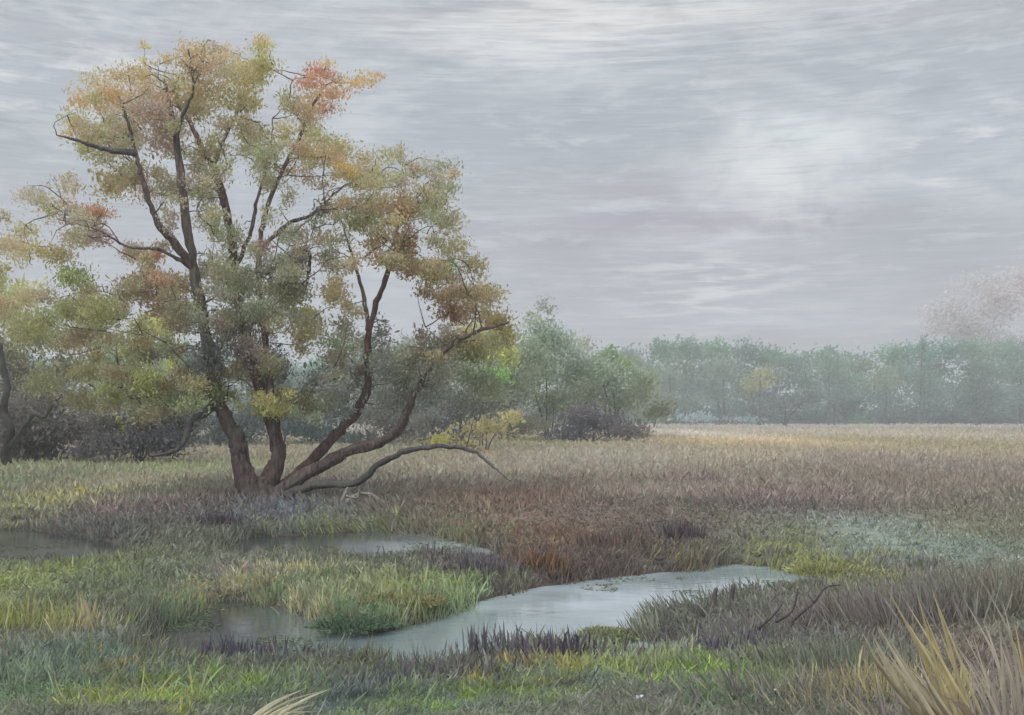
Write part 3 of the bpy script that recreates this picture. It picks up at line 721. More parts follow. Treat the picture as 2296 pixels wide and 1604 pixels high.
woody('broadleaf_tree', 'yellow-green tree cut by the left edge, behind the bare sapling', 'tree',
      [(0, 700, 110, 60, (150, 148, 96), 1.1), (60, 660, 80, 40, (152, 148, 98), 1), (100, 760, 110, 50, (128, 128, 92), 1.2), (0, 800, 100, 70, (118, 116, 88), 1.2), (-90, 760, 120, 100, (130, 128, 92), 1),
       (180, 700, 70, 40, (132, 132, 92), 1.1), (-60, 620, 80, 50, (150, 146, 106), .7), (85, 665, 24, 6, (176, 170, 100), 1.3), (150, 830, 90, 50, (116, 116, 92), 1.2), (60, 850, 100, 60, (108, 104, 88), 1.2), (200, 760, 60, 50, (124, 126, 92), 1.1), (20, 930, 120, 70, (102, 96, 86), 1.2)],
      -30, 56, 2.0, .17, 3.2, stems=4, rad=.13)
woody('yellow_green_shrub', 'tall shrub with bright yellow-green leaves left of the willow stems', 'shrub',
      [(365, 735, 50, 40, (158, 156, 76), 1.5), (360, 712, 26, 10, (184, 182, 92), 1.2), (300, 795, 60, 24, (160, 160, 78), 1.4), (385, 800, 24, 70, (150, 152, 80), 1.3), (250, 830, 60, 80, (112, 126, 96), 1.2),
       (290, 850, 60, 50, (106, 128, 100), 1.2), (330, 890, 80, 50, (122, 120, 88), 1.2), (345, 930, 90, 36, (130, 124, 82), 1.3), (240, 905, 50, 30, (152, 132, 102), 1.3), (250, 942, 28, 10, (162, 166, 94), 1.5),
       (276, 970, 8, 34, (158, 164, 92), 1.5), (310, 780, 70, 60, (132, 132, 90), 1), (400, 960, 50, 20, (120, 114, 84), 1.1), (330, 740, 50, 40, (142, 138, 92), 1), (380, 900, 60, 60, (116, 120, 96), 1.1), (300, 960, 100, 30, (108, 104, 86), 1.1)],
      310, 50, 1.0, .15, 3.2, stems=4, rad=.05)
for (nm, lb, cl, bp, Y, dp, lf) in [
    ('dark_shrub', 'dark grey-brown thicket shrub beside the bare sapling at the left edge', [(20, 930, 110, 60, (98, 92, 84), 1.3), (120, 900, 90, 60, (102, 96, 88), 1.2), (60, 990, 130, 44, (88, 84, 80), 1.3), (170, 960, 80, 50, (92, 88, 84), 1.2), (60, 1020, 150, 22, (84, 80, 78), 1.4), (100, 970, 150, 50, (90, 86, 82), 1.5)], 60, 51, 1.4, .15),
    ('dark_shrub', 'dark low shrub under the yellow-green shrub, left of the leaning willow stem', [(330, 985, 90, 32, (78, 76, 80), 1.5), (250, 1000, 90, 30, (88, 84, 84), 1.3), (400, 985, 60, 36, (76, 74, 78), 1.3), (180, 1015, 60, 18, (84, 80, 90), 1.2), (230, 960, 60, 50, (92, 88, 84), 1.4), (330, 1005, 150, 26, (82, 80, 80), 1.6), (420, 940, 60, 50, (90, 92, 88), 1.3)], 320, 49, .8, .15),
    ('teal_shrub', 'blue-green shaded shrub seen between the willow stems', [(450, 880, 70, 60, (96, 106, 104), 1.3), (420, 820, 50, 50, (106, 118, 116), 1.1), (520, 960, 100, 40, (88, 98, 94), 1.3), (600, 900, 80, 90, (92, 102, 100), 1.2), (560, 820, 60, 60, (100, 104, 102), 1), (500, 988, 130, 16, (84, 92, 88), 1.4), (420, 920, 70, 60, (96, 100, 94), 1.2)], 520, 80, 1.6, .24),
    ('teal_shrub', 'blue-green bush behind the right-leaning willow stems', [(720, 900, 90, 80, (98, 108, 104), 1.3), (760, 830, 60, 50, (104, 114, 112), 1.1), (700, 970, 120, 26, (74, 92, 90), 1.3), (850, 930, 90, 50, (104, 104, 96), 1.2), (880, 840, 60, 60, (122, 126, 118), 1), (800, 986, 150, 14, (84, 92, 88), 1.4), (900, 960, 90, 26, (96, 96, 90), 1.2)], 740, 84, 1.6, .24),
    ('bright_shrub', 'rounded shrub with lime leaves under the outer right willow limb', [(1085, 785, 70, 44, (156, 154, 74), 1.7), (1060, 740, 50, 30, (150, 142, 82), 1.2), (1140, 800, 40, 40, (148, 152, 84), 1.4), (1120, 760, 30, 24, (170, 166, 78), 1.2), (1110, 842, 60, 16, (118, 156, 82), 1.6), (1050, 850, 60, 34, (116, 128, 94), 1.2), (1100, 880, 70, 34, (118, 126, 90), 1.2), (1010, 820, 40, 50, (116, 118, 104), 1)], 1080, 70, 1.2, .2),
    ('dark_shrub', 'dark slate shrub below the lime-leaved shrub', [(1040, 915, 90, 34, (86, 88, 90), 1.5), (970, 950, 90, 34, (98, 96, 88), 1.2), (1100, 945, 70, 22, (110, 106, 84), 1.2), (1000, 985, 110, 16, (92, 90, 84), 1.4), (1090, 900, 90, 40, (104, 108, 92), 1.2)], 1030, 78, 1.2, .22),
    ('olive_shrub', 'low olive and tan shrub at the foot of the slate one', [(1090, 960, 90, 22, (140, 132, 88), 1.5), (1150, 935, 40, 16, (148, 140, 90), 1.2), (1000, 985, 70, 12, (140, 132, 80), 1.1), (1155, 945, 20, 5, (176, 164, 74), 1.1)], 1090, 66, 1, .18),
    ]:
    woody(nm, lb, 'shrub', cl, bp, Y, dp, lf, 3.2, rad=.05)
for (lb, bp, Y, cl) in [
    ('slate-green brush seen low behind the leaning left stem of the willow', 440, 88, [(420, 900, 90, 70, (96, 102, 98), 1.3), (380, 960, 100, 40, (88, 92, 90), 1.3), (460, 840, 70, 60, (104, 112, 108), 1.1)]),
    ('dull green brush under the middle of the willow crown', 640, 90, [(620, 880, 90, 70, (102, 110, 100), 1.3), (660, 950, 110, 44, (88, 96, 92), 1.4), (570, 950, 80, 44, (84, 94, 92), 1.3)]),
    ('grey-green brush framed by the two right-leaning willow stems', 870, 92, [(870, 860, 110, 100, (112, 118, 108), 1.5), (960, 880, 90, 70, (104, 110, 100), 1.4), (900, 950, 110, 40, (100, 102, 94), 1.4), (820, 800, 60, 60, (122, 126, 118), 1), (930, 800, 70, 60, (126, 130, 118), 1.1)]),
    ('olive-grey brush between the lime-leaved shrub and the misty one', 1130, 96, [(1120, 880, 100, 76, (108, 118, 94), 1.5), (1180, 800, 70, 60, (122, 134, 106), 1.2), (1110, 760, 60, 50, (132, 138, 104), 1.0), (1060, 950, 90, 40, (98, 98, 90), 1.3), (1170, 960, 90, 28, (112, 110, 90), 1.3), (1130, 840, 60, 50, (122, 134, 96), 1.1)])]:
    woody('brush_shrub', lb, 'shrub', cl, bp, Y, 1.6, .22, 3.0, rad=.06)
# right of the willow, farther off
woody('misty_shrub', 'tall rounded grey-green shrub fading into mist right of the willow', 'shrub',
      [(1250, 770, 70, 46, (128, 140, 120), 1.2), (1330, 830, 70, 46, (124, 138, 116), 1.2), (1215, 760, 60, 50, (122, 138, 116), 1.2), (1225, 820, 80, 60, (128, 142, 118), 1.2), (1180, 860, 70, 60, (122, 132, 104), 1.2), (1290, 850, 70, 50, (126, 138, 116), 1.2), (1240, 905, 100, 44, (114, 124, 98), 1.3), (1190, 720, 40, 34, (136, 142, 124), .8), (1290, 800, 50, 36, (132, 142, 124), 1), (1220, 690, 36, 24, (136, 140, 128), .7), (1180, 950, 90, 26, (116, 116, 90), 1.2)],
      1225, 104, 2.5, .26, 2.8, rad=.14)
woody('green_shrub', 'small fresh green shrub poking above the mid-distance hedge', 'shrub',
      [(1368, 800, 34, 30, (112, 136, 92), 1.4), (1405, 818, 40, 18, (120, 138, 90), 1.3), (1340, 830, 50, 36, (122, 134, 108), 1.2), (1440, 850, 50, 30, (122, 134, 106), 1.2), (1370, 850, 50, 40, (116, 132, 104), 1.2), (1390, 900, 60, 40, (112, 124, 98), 1.2)], 1380, 108, 1.6, .3, 2.8, rad=.12)
woody('hazel_shrub', 'wide grey-green bush between the thin misty tree and the far meadow', 'shrub',
      [(1330, 840, 70, 60, (124, 132, 112), 1.2), (1310, 890, 80, 50, (116, 124, 98), 1.2), (1420, 890, 70, 44, (118, 126, 98), 1.2), (1470, 925, 50, 26, (112, 118, 86), 1.2), (1300, 780, 50, 40, (140, 142, 128), .7), (1440, 860, 50, 40, (126, 134, 116), 1)],
      1360, 112, 2, .32, 2.8, rad=.14)
woody('bramble_shrub', 'low dark bramble mound at the near end of the far meadow', 'shrub',
      [(1330, 950, 120, 34, (84, 80, 80), 1.5), (1280, 975, 90, 18, (78, 80, 84), 1.4), (1400, 965, 80, 24, (92, 86, 84), 1.3), (1300, 925, 60, 24, (92, 86, 86), 1.2), (1440, 975, 50, 10, (110, 102, 94), 1.2)],
      1330, 92, 1.4, .26, 3.0, rad=.08)

# ------------------------------------------------------------------ far wood
FY = 300.0
FG = 1.7
ft = [  # label, base px, depth, clumps
 ('grey-green far tree at the left end of the wood', 1500, 285, [(1500, 860, 60, 50, (112, 128, 112), 1.2), (1470, 900, 60, 40, (112, 126, 106), 1.2), (1540, 900, 60, 36, (104, 120, 108), 1.2)]),
 ('far round tree with a yellowed crown in the wood', 1705, 270, [(1705, 850, 52, 34, (142, 142, 88), 1.5), (1680, 870, 30, 24, (140, 140, 86), 1.3)]),
 ('far dark spreading tree below the yellowed crown', 1760, 262, [(1760, 905, 120, 26, (84, 98, 90), 1.5), (1820, 890, 50, 20, (86, 100, 94), 1.3), (1680, 920, 70, 18, (88, 102, 98), 1.3)]),
 ('far green tree right of the yellowed crown', 1860, 292, [(1860, 830, 70, 50, (104, 128, 108), 1.2), (1880, 880, 80, 44, (98, 122, 110), 1.2)]),
 ('far pale green tree in the middle of the wood', 1620, 298, [(1620, 830, 70, 44, (116, 132, 114), 1.2), (1600, 880, 80, 44, (106, 124, 112), 1.2)]),
 ('far pointed dark green tree rising over the wood', 2068, 305, [(2068, 780, 14, 40, (92, 122, 104), 1.4), (2072, 850, 50, 50, (98, 124, 106), 1.2), (2090, 900, 60, 34, (96, 118, 110), 1.2)]),
 ('far olive tinted tree near the pointed one', 1985, 288, [(1985, 850, 54, 40, (118, 132, 102), 1.2), (1990, 900, 70, 34, (100, 120, 110), 1.2)]),
 ('far slate-green tree toward the right edge', 2190, 280, [(2190, 860, 60, 50, (94, 112, 98), 1.3), (2170, 910, 80, 28, (88, 108, 104), 1.3), (2230, 890, 60, 40, (98, 120, 112), 1.2)]),
 ('low scrub in mist colour, added in place of a pale hazy gap at the foot of the wood, at its left end', 1560, 262, [(1560, 938, 70, 9, (128, 144, 146), 2.2), (1660, 943, 60, 6, (122, 138, 140), 2.0)]),  # haze showing through a gap, painted as pale leaves
 ('far rounded green tree at the right edge', 2290, 290, [(2290, 840, 80, 60, (104, 126, 108), 1.2), (2290, 900, 90, 40, (100, 120, 108), 1.2)]),
]
for lb, bp, Y, cl in ft:
    woody('distant_tree', lb, 'tree', cl, bp, Y, 4, .55, 2.0, gain=FG * 1.15, rad=.4, group='trees of the misty far wood')
woody('distant_tree', 'tall pinkish-grey bare crown looming faintly above the wood at right', 'tree',
      [(2200, 640, 90, 46, (160, 152, 150), .5), (2120, 700, 80, 50, (156, 150, 148), .7), (2240, 680, 90, 70, (158, 148, 148), .9), (2170, 740, 90, 50, (152, 146, 144), 1), (2290, 630, 60, 60, (158, 148, 148), .7), (2100, 730, 50, 40, (158, 152, 152), .8), (2250, 780, 90, 50, (140, 142, 134), 1)],
      2200, 380, 6, .8, 3.4, gain=2.3, rad=.2, group='trees of the misty far wood')
a = Acc()
cl = []
for px in np.arange(-500, 3000, 62):
    top = 796 + 18 * math.sin(px * .011) + rng.uniform(-10, 10) + (20 if px < 1400 else 0)
    for py in np.arange(top, 950, 44):
        cl.append((px + rng.uniform(-25, 25), py, 56, 36, tuple(np.array((98, 134, 108)) + rng.normal(size=3) * 6 + (940 - py) * .06), 1.2))
    for py in (932, 944, 952): cl.append((px + rng.uniform(-25, 25), py, 60, 14, tuple(np.array((88, 106, 104)) + rng.normal(size=3) * 5), 2.0))
foliage(a, cl, 330, 10, .9, 3.6, gain=1.65, cjit=.07)
foliage(a, [(c[0] + 20, c[1] + 10, 60, 40, c[4], 1.0) for c in cl], 334, 8, 1.0, 2.0, gain=1.6, cjit=.05)
o = a.build('far_wood', M_LEAF, smooth_=False); o['kind'] = 'stuff'

# ------------------------------------------------------------------ bare sapling at the left edge
def stick(acc, pts, Y, r0, r1, dy=0.0, sides=7, n=None, ground=False):
    P = np.array([at(px, py, Y + dy * i / max(1, len(pts) - 1)) for i, (px, py) in enumerate(pts)])
    if ground: P[0][2] = gz(P[0][0], P[0][1]) - .08
    n = n or len(pts) * 5
    tube(acc, spline(P, n), np.linspace(r0, r1, n), sides, rough=.2, seed=len(pts))
b = gpt(16, 1050); Yb = b[1]
o = thing('bare_sapling', 'small crooked leafless tree with dark forked branches at the left edge', 'tree', b)
a = Acc(); stick(a, [(16, 1052), (14, 1010), (24, 965), (8, 925), (16, 868), (6, 820), (0, 770)], Yb, .19, .10, ground=True); a.build('trunk', M_BARKK, o)
a = Acc(); stick(a, [(18, 1005), (44, 975), (62, 945), (76, 928), (100, 935), (116, 910), (140, 884)], Yb, .14, .05, -.4)
a.build('branch', M_BARKK, o)
a = Acc(); stick(a, [(24, 965), (22, 935), (-6, 905)], Yb, .07, .04, .3); a.build('branch', M_BARKK, o)

# ------------------------------------------------------------------ dead wood in and by the water
def deadwood(name, label, cat, base, parts, mat, Y=None, group=None):
    """parts: list of (name, pts, r0, r1, dy)"""
    o = thing(name, label, cat, base, group)
    for nm, strands in parts:
        a = Acc()
        for (pts, r0, r1, dy) in strands: stick(a, pts, Y or base[1], r0, r1, dy)
        a.build(nm, mat, o)
    return o
b = gpt(1560, 1412)
deadwood('tree_stump', 'low dark rotten stump with upright splinters at the water edge', 'stump', b,
         [('stump', [([(1490, 1405), (1530, 1392), (1570, 1396), (1620, 1412), (1650, 1416)], .09, .07, .2), ([(1480, 1400), (1510, 1372), (1545, 1366), (1560, 1395)], .07, .06, .1)]),
          ('splinter', [([(1590, 1410), (1596, 1370), (1606, 1320)], .07, .02, .0)]), ('splinter', [([(1634, 1412), (1638, 1360), (1646, 1310)], .04, .018, .0)]),
          ('splinter', [([(1560, 1400), (1578, 1360), (1586, 1340)], .05, .015, .1)])], M_BARKD, Y=b[1])
b = gpt(1770, 1425)
deadwood('dead_branch', 'spray of thin dark bent twigs right of the stump', 'branch', b,
         [('twig', [([(1795, 1425), (1806, 1400), (1822, 1372)], .03, .012, .1)]), ('twig', [([(1740, 1395), (1775, 1370), (1790, 1320)], .018, .008, .1)]),
          ('twig', [([(1770, 1425), (1780, 1390), (1826, 1350), (1850, 1318), (1885, 1312)], .022, .006, .2)]), ('twig', [([(1700, 1410), (1740, 1372), (1756, 1350)], .02, .007, .1)]),
          ('twig', [([(1826, 1350), (1812, 1330), (1830, 1305)], .012, .005, .1)])], M_BARKD, Y=b[1])
b = gpt(800, 1128)
deadwood('driftwood', 'pale bleached forked driftwood on the bank right of the willow foot', 'driftwood', b,
         [('branch', [([(764, 1134), (772, 1110), (780, 1094)], .05, .03, 0), ([(768, 1128), (790, 1116), (812, 1106), (840, 1118), (868, 1130), (890, 1148), (930, 1152)], .045, .025, .2), ([(776, 1112), (800, 1116), (806, 1098)], .03, .02, 0)]),
          ('branch', [([(812, 1106), (836, 1110), (862, 1128)], .035, .02, -.2)])], M_GREYWOOD, Y=b[1])
b = gpt(20, 1215)
deadwood('driftwood', 'short pale log end by the rear channel at the left edge', 'driftwood', b,
         [('branch', [([(-30, 1216), (10, 1208), (48, 1198), (70, 1186)], .05, .04, .2)])], M_PALEWOOD, Y=b[1])
b = gpt(1080, 1180)
b = gpt(992, 1186)
deadwood('dead_branch', 'small black root snag on the grassy bank above the water', 'branch', b,
         [('root', [([(978, 1192), (990, 1182), (992, 1160)], .05, .02, .0), ([(990, 1182), (1010, 1190), (1014, 1198)], .05, .03, -.1)])], M_BARKD, Y=b[1])

# ------------------------------------------------------------------ reeds, tufts, marsh plants
def broad_leaf(acc, P, w, col, seed=0, fold=.25):
    """one long strap leaf along the points P"""
    S = spline(P, 22); n = len(S); S = S + np.sin(np.linspace(0, 5, n) + seed)[:, None] * np.array([.006, 0, .003])
    T = nrm(np.gradient(S, axis=0)); side = nrm(np.cross(T, np.array([0.0, 1.0, .25])))
    nn = np.cross(side, T)
    t = np.linspace(0, 1, n)
    ww = w * np.clip(1.05 - 1.02 * t ** 2.4, 0.03, 1) * (1 + .12 * (vn(t * 9, t * 0, seed) - .5))
    V = np.concatenate([S - side * ww[:, None] / 2 + nn * ww[:, None] * fold, S, S + side * ww[:, None] / 2 + nn * ww[:, None] * fold])
    i = np.arange(n - 1)
    q = np.concatenate([np.stack([i, n + i, n + i + 1, i + 1], -1), np.stack([n + i, 2 * n + i, 2 * n + i + 1, n + i + 1], -1)])
    C = lin(col)[None] * 1.5 * (.85 + .3 * vn(np.tile(t, 3) * 14, np.repeat([0, 2.5, 5], n), seed + 3))[:, None]
    acc.add(V, [q], np.clip(C, 0, .85))
def plant(name, label, base, leaves, cat='reeds', group=None, filler=0, fcol=(110, 104, 96), fh=(.4, .9), fw=.012, spread=.4, lean=(0, 0), mat=None):
    o = thing(name, label, cat, base, group)
    for (pts, w, c, dy) in leaves:
        P = np.array([at(px, py, base[1] + dy * i / (len(pts) - 1)) for i, (px, py) in enumerate(pts)])
        k = 12 if w > .12 else (8 if w > .08 else 2)
        for i_ in range(k):
            off = (i_ - (k - 1) / 2) * w * .085
            sc_ = rng.uniform(.7, 1.1)
            Q = P[0] + (P - P[0]) * sc_ + np.linspace(0, 1, len(P))[:, None] * rng.normal(size=3) * w * .20 + (np.linspace(0, 1, len(P)) ** 2)[:, None] * np.array([rng.normal() * .05, 0, -abs(rng.normal()) * .05]) + np.array([off, rng.normal() * .03, 0])
            a = Acc(); broad_leaf(a, Q, w * (.13 if k > 2 else .5) * rng.uniform(.7, 1.2), np.array(c) + rng.normal() * 12, seed=int(pts[0][0]) + i_); a.build('leaf', M_REED, o)
    if filler:
        a = Acc(); n = filler
        P = base + rng.normal(size=(n, 3)) * np.array([spread, spread * .6, 0]); P[:, 2] = height(P[:, 0], P[:, 1]) - .03
        D = nrm(np.stack([lean[0] + rng.normal(size=n) * .28 + (P[:, 0] - base[0]) * .4, lean[1] + rng.normal(size=n) * .2, np.ones(n)], -1))
        L = rng.uniform(*fh, n); W = fw * rng.uniform(.6, 1.5, n)
        C = lin(fcol) * 2.1 * (1 + rng.normal(size=(n, 1)) * .2) * (1 + rng.normal(size=(n, 3)) * .04)
        blades(a, P, D, L, W, np.clip(C, 0, .85), .15)
        a.build('foliage', M_GRASS, o, smooth_=False)
    return o
TAN, TAN2, GRY = (170, 160, 138), (150, 142, 124), (144, 138, 130)
def rb(x, y): return np.array([x, y, gz(x, y)])
plant('reed_clump', 'clump of broad tan dried reed leaves leaning left in the lower right corner', rb(2.05, 5.7),
      [([(2160, 1700), (2080, 1590), (2010, 1490), (1962, 1405)], .22, TAN, -.2), ([(2120, 1720), (2060, 1610), (2010, 1540)], .13, TAN2, -.4), ([(2190, 1720), (2120, 1620), (2050, 1520), (2000, 1450)], .14, TAN, -.1),
       ([(1990, 1720), (1950, 1620), (1900, 1540)], .09, (166, 154, 116), 0)], filler=200, fcol=(112, 104, 96), fh=(.3, .6), spread=.34, lean=(-.35, .1))
plant('reed_clump', 'clump of tan reed leaves with one long stalk, second from the right edge', rb(2.3, 5.9),
      [([(2215, 1720), (2160, 1600), (2110, 1460), (2060, 1330)], .19, (168, 156, 120), 0), ([(2225, 1710), (2170, 1600), (2110, 1550)], .10, (160, 146, 128), -.3)],
      filler=200, fcol=(108, 100, 98), fh=(.3, .7), spread=.34, lean=(-.3, .1))
plant('reed_clump', 'clump of grey upright reed leaves against the right edge', rb(2.6, 5.9),
      [([(2300, 1720), (2275, 1580), (2250, 1450), (2205, 1320)], .17, (156, 148, 136), 0), ([(2330, 1700), (2310, 1560), (2296, 1450), (2290, 1380)], .10, (190, 168, 116), 0), ([(2280, 1720), (2235, 1600), (2195, 1500), (2150, 1400)], .09, (142, 132, 122), .4)],
      filler=200, fcol=(112, 106, 102), fh=(.35, .8), spread=.3, lean=(-.2, .1))
for (px, py, lb, col, n, h) in [
    (2080, 1400, 'grey sedge tuft right behind the tan reeds', (106, 102, 98), 420, (.3, .62)), (2240, 1380, 'tall grey sedge tuft by the right edge', (108, 104, 92), 420, (.35, .75)),
    (1930, 1390, 'brown-grey sedge tuft left of the reeds', (110, 102, 96), 420, (.2, .45)), (1850, 1500, 'dark green-grey sedge tuft near the front right', (100, 104, 92), 420, (.15, .36)),
    (1980, 1560, 'olive sedge tuft at the foot of the reeds', (140, 132, 100), 380, (.12, .32)), (1780, 1560, 'grey sedge tuft at the bottom edge right of the bright moss', (108, 104, 98), 300, (.12, .28))]:
    plant('sedge_tuft', lb, gpt(px, py), [], 'sedge', 'sedge tufts in the lower right', filler=n, fcol=col, fh=h, spread=.42, fw=.012, lean=(-.2, 0))
plant('fallen_reed_leaf', 'single broad cream reed leaf slanting up from the bottom edge', rb(gpt(610, 1600)[0] * .88, gpt(610, 1600)[1] * .88),
      [([(560, 1640), (610, 1598), (660, 1565), (714, 1536)], .17, (196, 186, 160), .3)], 'leaf')
b = onz(520, 1470, WZ); b[2] = WZ - .05
plant('dark_tussock', 'dark mauve-grey sedge tussock standing in the left pool', b,
      [],
      'sedge', filler=700, fcol=(74, 70, 78), fh=(.15, .55), spread=.26, fw=.016, lean=(-.1, 0))
# pale hanging tufts of the left bank
plant('pale_tuft', 'row of pale drooping sedge stems over the left bank', gpt(60, 1412),
      [([(26, 1420), (48, 1395), (52, 1360), (40, 1330)], .06, (170, 160, 126), 0), ([(50, 1418), (62, 1400), (70, 1365), (66, 1330)], .045, (160, 154, 112), 0), ([(98, 1420), (118, 1400), (124, 1360), (122, 1322)], .055, (172, 160, 130), 0),
       ([(4, 1418), (14, 1400), (20, 1360), (14, 1320)], .045, (160, 150, 112), 0), ([(90, 1405), (98, 1370), (96, 1325)], .04, (132, 136, 84), 0)], 'sedge', filler=260, fcol=(122, 128, 76), fh=(.12, .42), spread=.45)
plant('pale_tuft', 'single broad cream tuft at the pool edge, right of the drooping row', gpt(186, 1420),
      [([(186, 1425), (180, 1400), (186, 1350), (180, 1310)], .09, (176, 164, 132), 0), ([(196, 1410), (206, 1370), (200, 1330)], .08, (176, 164, 136), 0), ([(160, 1410), (172, 1380), (176, 1330)], .05, (160, 148, 120), 0)], 'sedge', filler=120, fcol=(150, 140, 112), fh=(.1, .3), spread=.18)
plant('pale_tuft', 'fan of short pale dry grass stems on the spit above the pool', gpt(672, 1352),
      [([(664, 1352), (650, 1335), (634, 1316)], .03, (184, 176, 140), 0), ([(676, 1354), (676, 1335), (680, 1312)], .03, (184, 176, 140), 0), ([(686, 1352), (702, 1336), (718, 1318)], .03, (180, 172, 140), 0), ([(646, 1350), (632, 1336), (612, 1322)], .03, (170, 162, 128), 0), ([(700, 1354), (722, 1340), (740, 1332)], .03, (170, 162, 128), 0)],
      'dry grass', filler=260, fcol=(156, 150, 116), fh=(.08, .26), spread=.36)
# dark sprigs standing in the water
for (px, py, lb, h, n, c) in [(1105, 1478, 'dark feathery sprigs in the water, leftmost of the three', (.12, .42), 110, (90, 88, 92)), (1262, 1478, 'dark bushy sprig by the mustard-coloured moss', (.12, .36), 130, (80, 74, 86)),
                              (1640, 1462, 'small dark upright sprig below the stump', (.08, .26), 70, (78, 72, 84)), (1010, 1520, 'brownish sprig tuft at the near pool edge', (.1, .3), 110, (96, 92, 92)),
                              (1420, 1285, 'dark sedge tuft on the brown bank edge', (.1, .3), 200, (96, 86, 78)), (1530, 1275, 'dark sedge tuft at the right end of the brown bank', (.15, .42), 260, (84, 78, 80)), (1340, 1290, 'grey-brown sedge tuft on the brown bank edge', (.1, .34), 240, (96, 82, 76)), (1220, 1285, 'tall brown sedge tuft on the brown bank', (.15, .4), 300, (104, 84, 68)),
                              (1080, 1285, 'dark grey sedge tuft where the rear channel ends', (.15, .4), 220, (92, 88, 90)), (490, 1215, 'dark bramble tuft on the rear bank below the willow', (.1, .4), 260, (78, 72, 76))]:
    plant('water_sedge', lb, gpt(px, py), [], 'sedge', 'dark sedges along the water', filler=n, fcol=c, fh=h, spread=.22, fw=.02)
# floating pond weed (uncountable)
def weed(n, seed=5):
    r_ = np.random.default_rng(seed)
    y = 9.0 * (27 / 9.0) ** r_.uniform(0, 1, n); x = r_.uniform(-1, 1, n) * (y * .52 + .5)
    d = sdf2(x, y)
    k = fbm(x * .8, y * .55, 131, 4)
    th = .47 + .30 * smooth(-1.5, .5, x) + np.clip(-d, 0, 1.5) * .05
    m = (d < .1) & (k > th)
    x, y = x[m], y[m]; n = len(x)
    a = Acc()
    D = nrm(np.stack([r_.normal(size=n), r_.normal(size=n) * .4, r_.uniform(.0, .25, n)], -1))
    t = fbm(x * 1.5, y * 1.0, 151, 3)[:, None]
    C = lin((86, 92, 80)) * (1 - t) + lin((126, 136, 92)) * t
    C = (C * .6 + cover(x, y) * .4) * 1.2 * (1 + r_.normal(size=(n, 1)) * .18)
    blades(a, np.stack([x, y, np.full(n, WZ + .006)], -1), D, r_.uniform(.02, .07, n), r_.uniform(.008, .018, n), np.clip(C, 0, .85), .05)
    o = a.build('pond_weed', M_GRASS, smooth_=False); o['kind'] = 'stuff'
weed(90000)
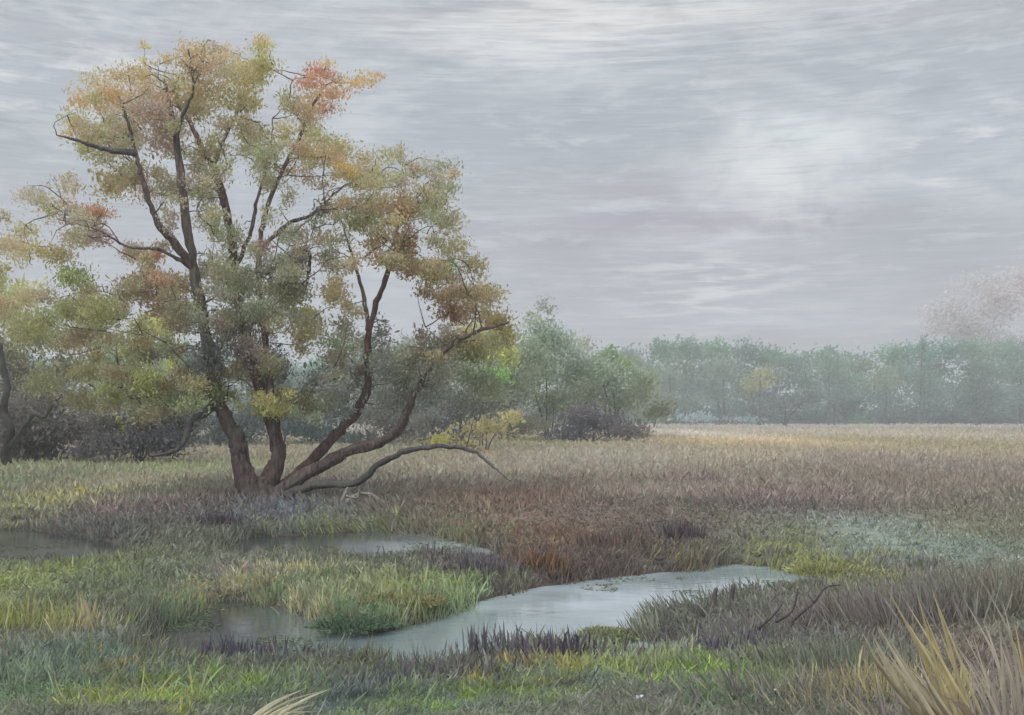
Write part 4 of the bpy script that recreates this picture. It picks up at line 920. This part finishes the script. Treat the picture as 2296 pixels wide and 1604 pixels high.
# moss and grass cushions
for (px, py, rx, ry, c, lb) in [(1850, 1262, 60, 22, (150, 152, 64), 'yellow-green moss cushion in the sedge beyond the dark twigs'),
                                (1360, 1415, 44, 14, (140, 146, 82), 'olive moss cushion in the bright water'), (1215, 1478, 40, 15, (172, 148, 60), 'mustard-coloured moss cushion at the near shore'),
                                (1755, 1470, 40, 26, (152, 158, 60), 'bright yellow-green cushion below the dark twigs'), (800, 1385, 60, 16, (92, 122, 84), 'dark green cushion at the edge of the left pool'),
                                (905, 1330, 60, 18, (152, 146, 66), 'ochre-green cushion on the spit'), (280, 1478, 24, 34, (154, 136, 68), 'upright ochre cushion beside the left pool')]:
    b = onz(px, py + ry, max(WZ + .02, gz(*onz(px, py + ry, -.3)[:2])))
    a = Acc(); o = thing('moss_cushion', lb, 'moss', b, 'moss cushions by the water')
    D_ = b[1]; n = 2600
    u = nrm(rng.normal(size=(n, 3))); u[:, 2] = np.abs(u[:, 2])
    H_ = ry * .55 * D_ / F
    lob = (.6 + .7 * fbm(np.arctan2(u[:, 1], u[:, 0]) * 1.2 + 9, u[:, 2] * 2, int(px), 3))[:, None]
    P = b + u * lob * np.array([rx * D_ / F * 1.5, rx * D_ / F * 1.5, H_]) * (rng.uniform(.5, 1.08, (n, 1)))
    Dn = nrm(u * np.array([1, 1, 1.5]) + rng.normal(size=(n, 3)) * .4)
    C = lin(c); C = (C * .55 + C.mean() * .45) * 1.35 * (1 + rng.normal(size=(n, 1)) * .2)
    blades(a, P, Dn, rng.uniform(.03, .08, n), rng.uniform(.012, .026, n), np.clip(C, 0, .85), .2)
    a.build('foliage', M_GRASS, o, smooth_=False)
# small flowers
for (px, py, c, s, lb) in [(905, 1360, (214, 196, 66), .06, 'bright yellow marsh flower on the spit edge'), (1090, 1012, (222, 176, 66), .13, 'orange-yellow flower head under the low willow limb'), (178, 1100, (222, 200, 110), .12, 'pale yellow flower head in the meadow left of the willow'),
                           (1022, 1310, (190, 176, 60), .06, 'dull yellow marsh flower in the middle of the spit'), (1435, 1566, (225, 225, 228), .035, 'small white flower head near the bottom edge'), (1738, 1552, (215, 215, 190), .04, 'small cream flower head left of the reeds')]:
    b = gpt(px, py + 14)
    o = thing('marsh_flower', lb, 'flower', b, 'scattered marsh flowers')
    top = at(px, py, b[1])
    a = Acc(); tube(a, spline([b, (b + top) / 2 + np.array([.01, 0, 0]), top], 6), .006, 5, lin((110, 126, 70))); a.build('stem', M_GRASS, o)
    a = Acc(); n = 16
    Dn = nrm(np.stack([np.cos(np.arange(n) * 2.4), np.sin(np.arange(n) * 2.4), rng.uniform(.1, .9, n)], -1))
    blades(a, np.repeat(top[None], n, 0), Dn, np.full(n, s), np.full(n, s * .5), np.repeat(np.clip(lin(c)[None] * 1.1, 0, .85), n, 0), .1)
    a.build('petals', M_GRASS, o, smooth_=False)

# ------------------------------------------------------------------ haze
HAZE = 0.0014
m, t = new_mat('haze_air')
o_ = N(t, 'ShaderNodeOutputMaterial'); v = N(t, 'ShaderNodeVolumePrincipled')
v.inputs['Color'].default_value = (.80, .82, .86, 1); v.inputs['Density'].default_value = HAZE
t.links.new(v.outputs[0], o_.inputs['Volume'])
import bmesh
bm = bmesh.new(); bmesh.ops.create_cube(bm, size=1)
me = bpy.data.meshes.new('haze'); bm.to_mesh(me); bm.free(); me.materials.append(m)
hz = bpy.data.objects.new('haze', me); COL.objects.link(hz)
hz.scale = (1160, 720, 76); hz.location = (0, 320, 36)
hz['kind'] = 'stuff'
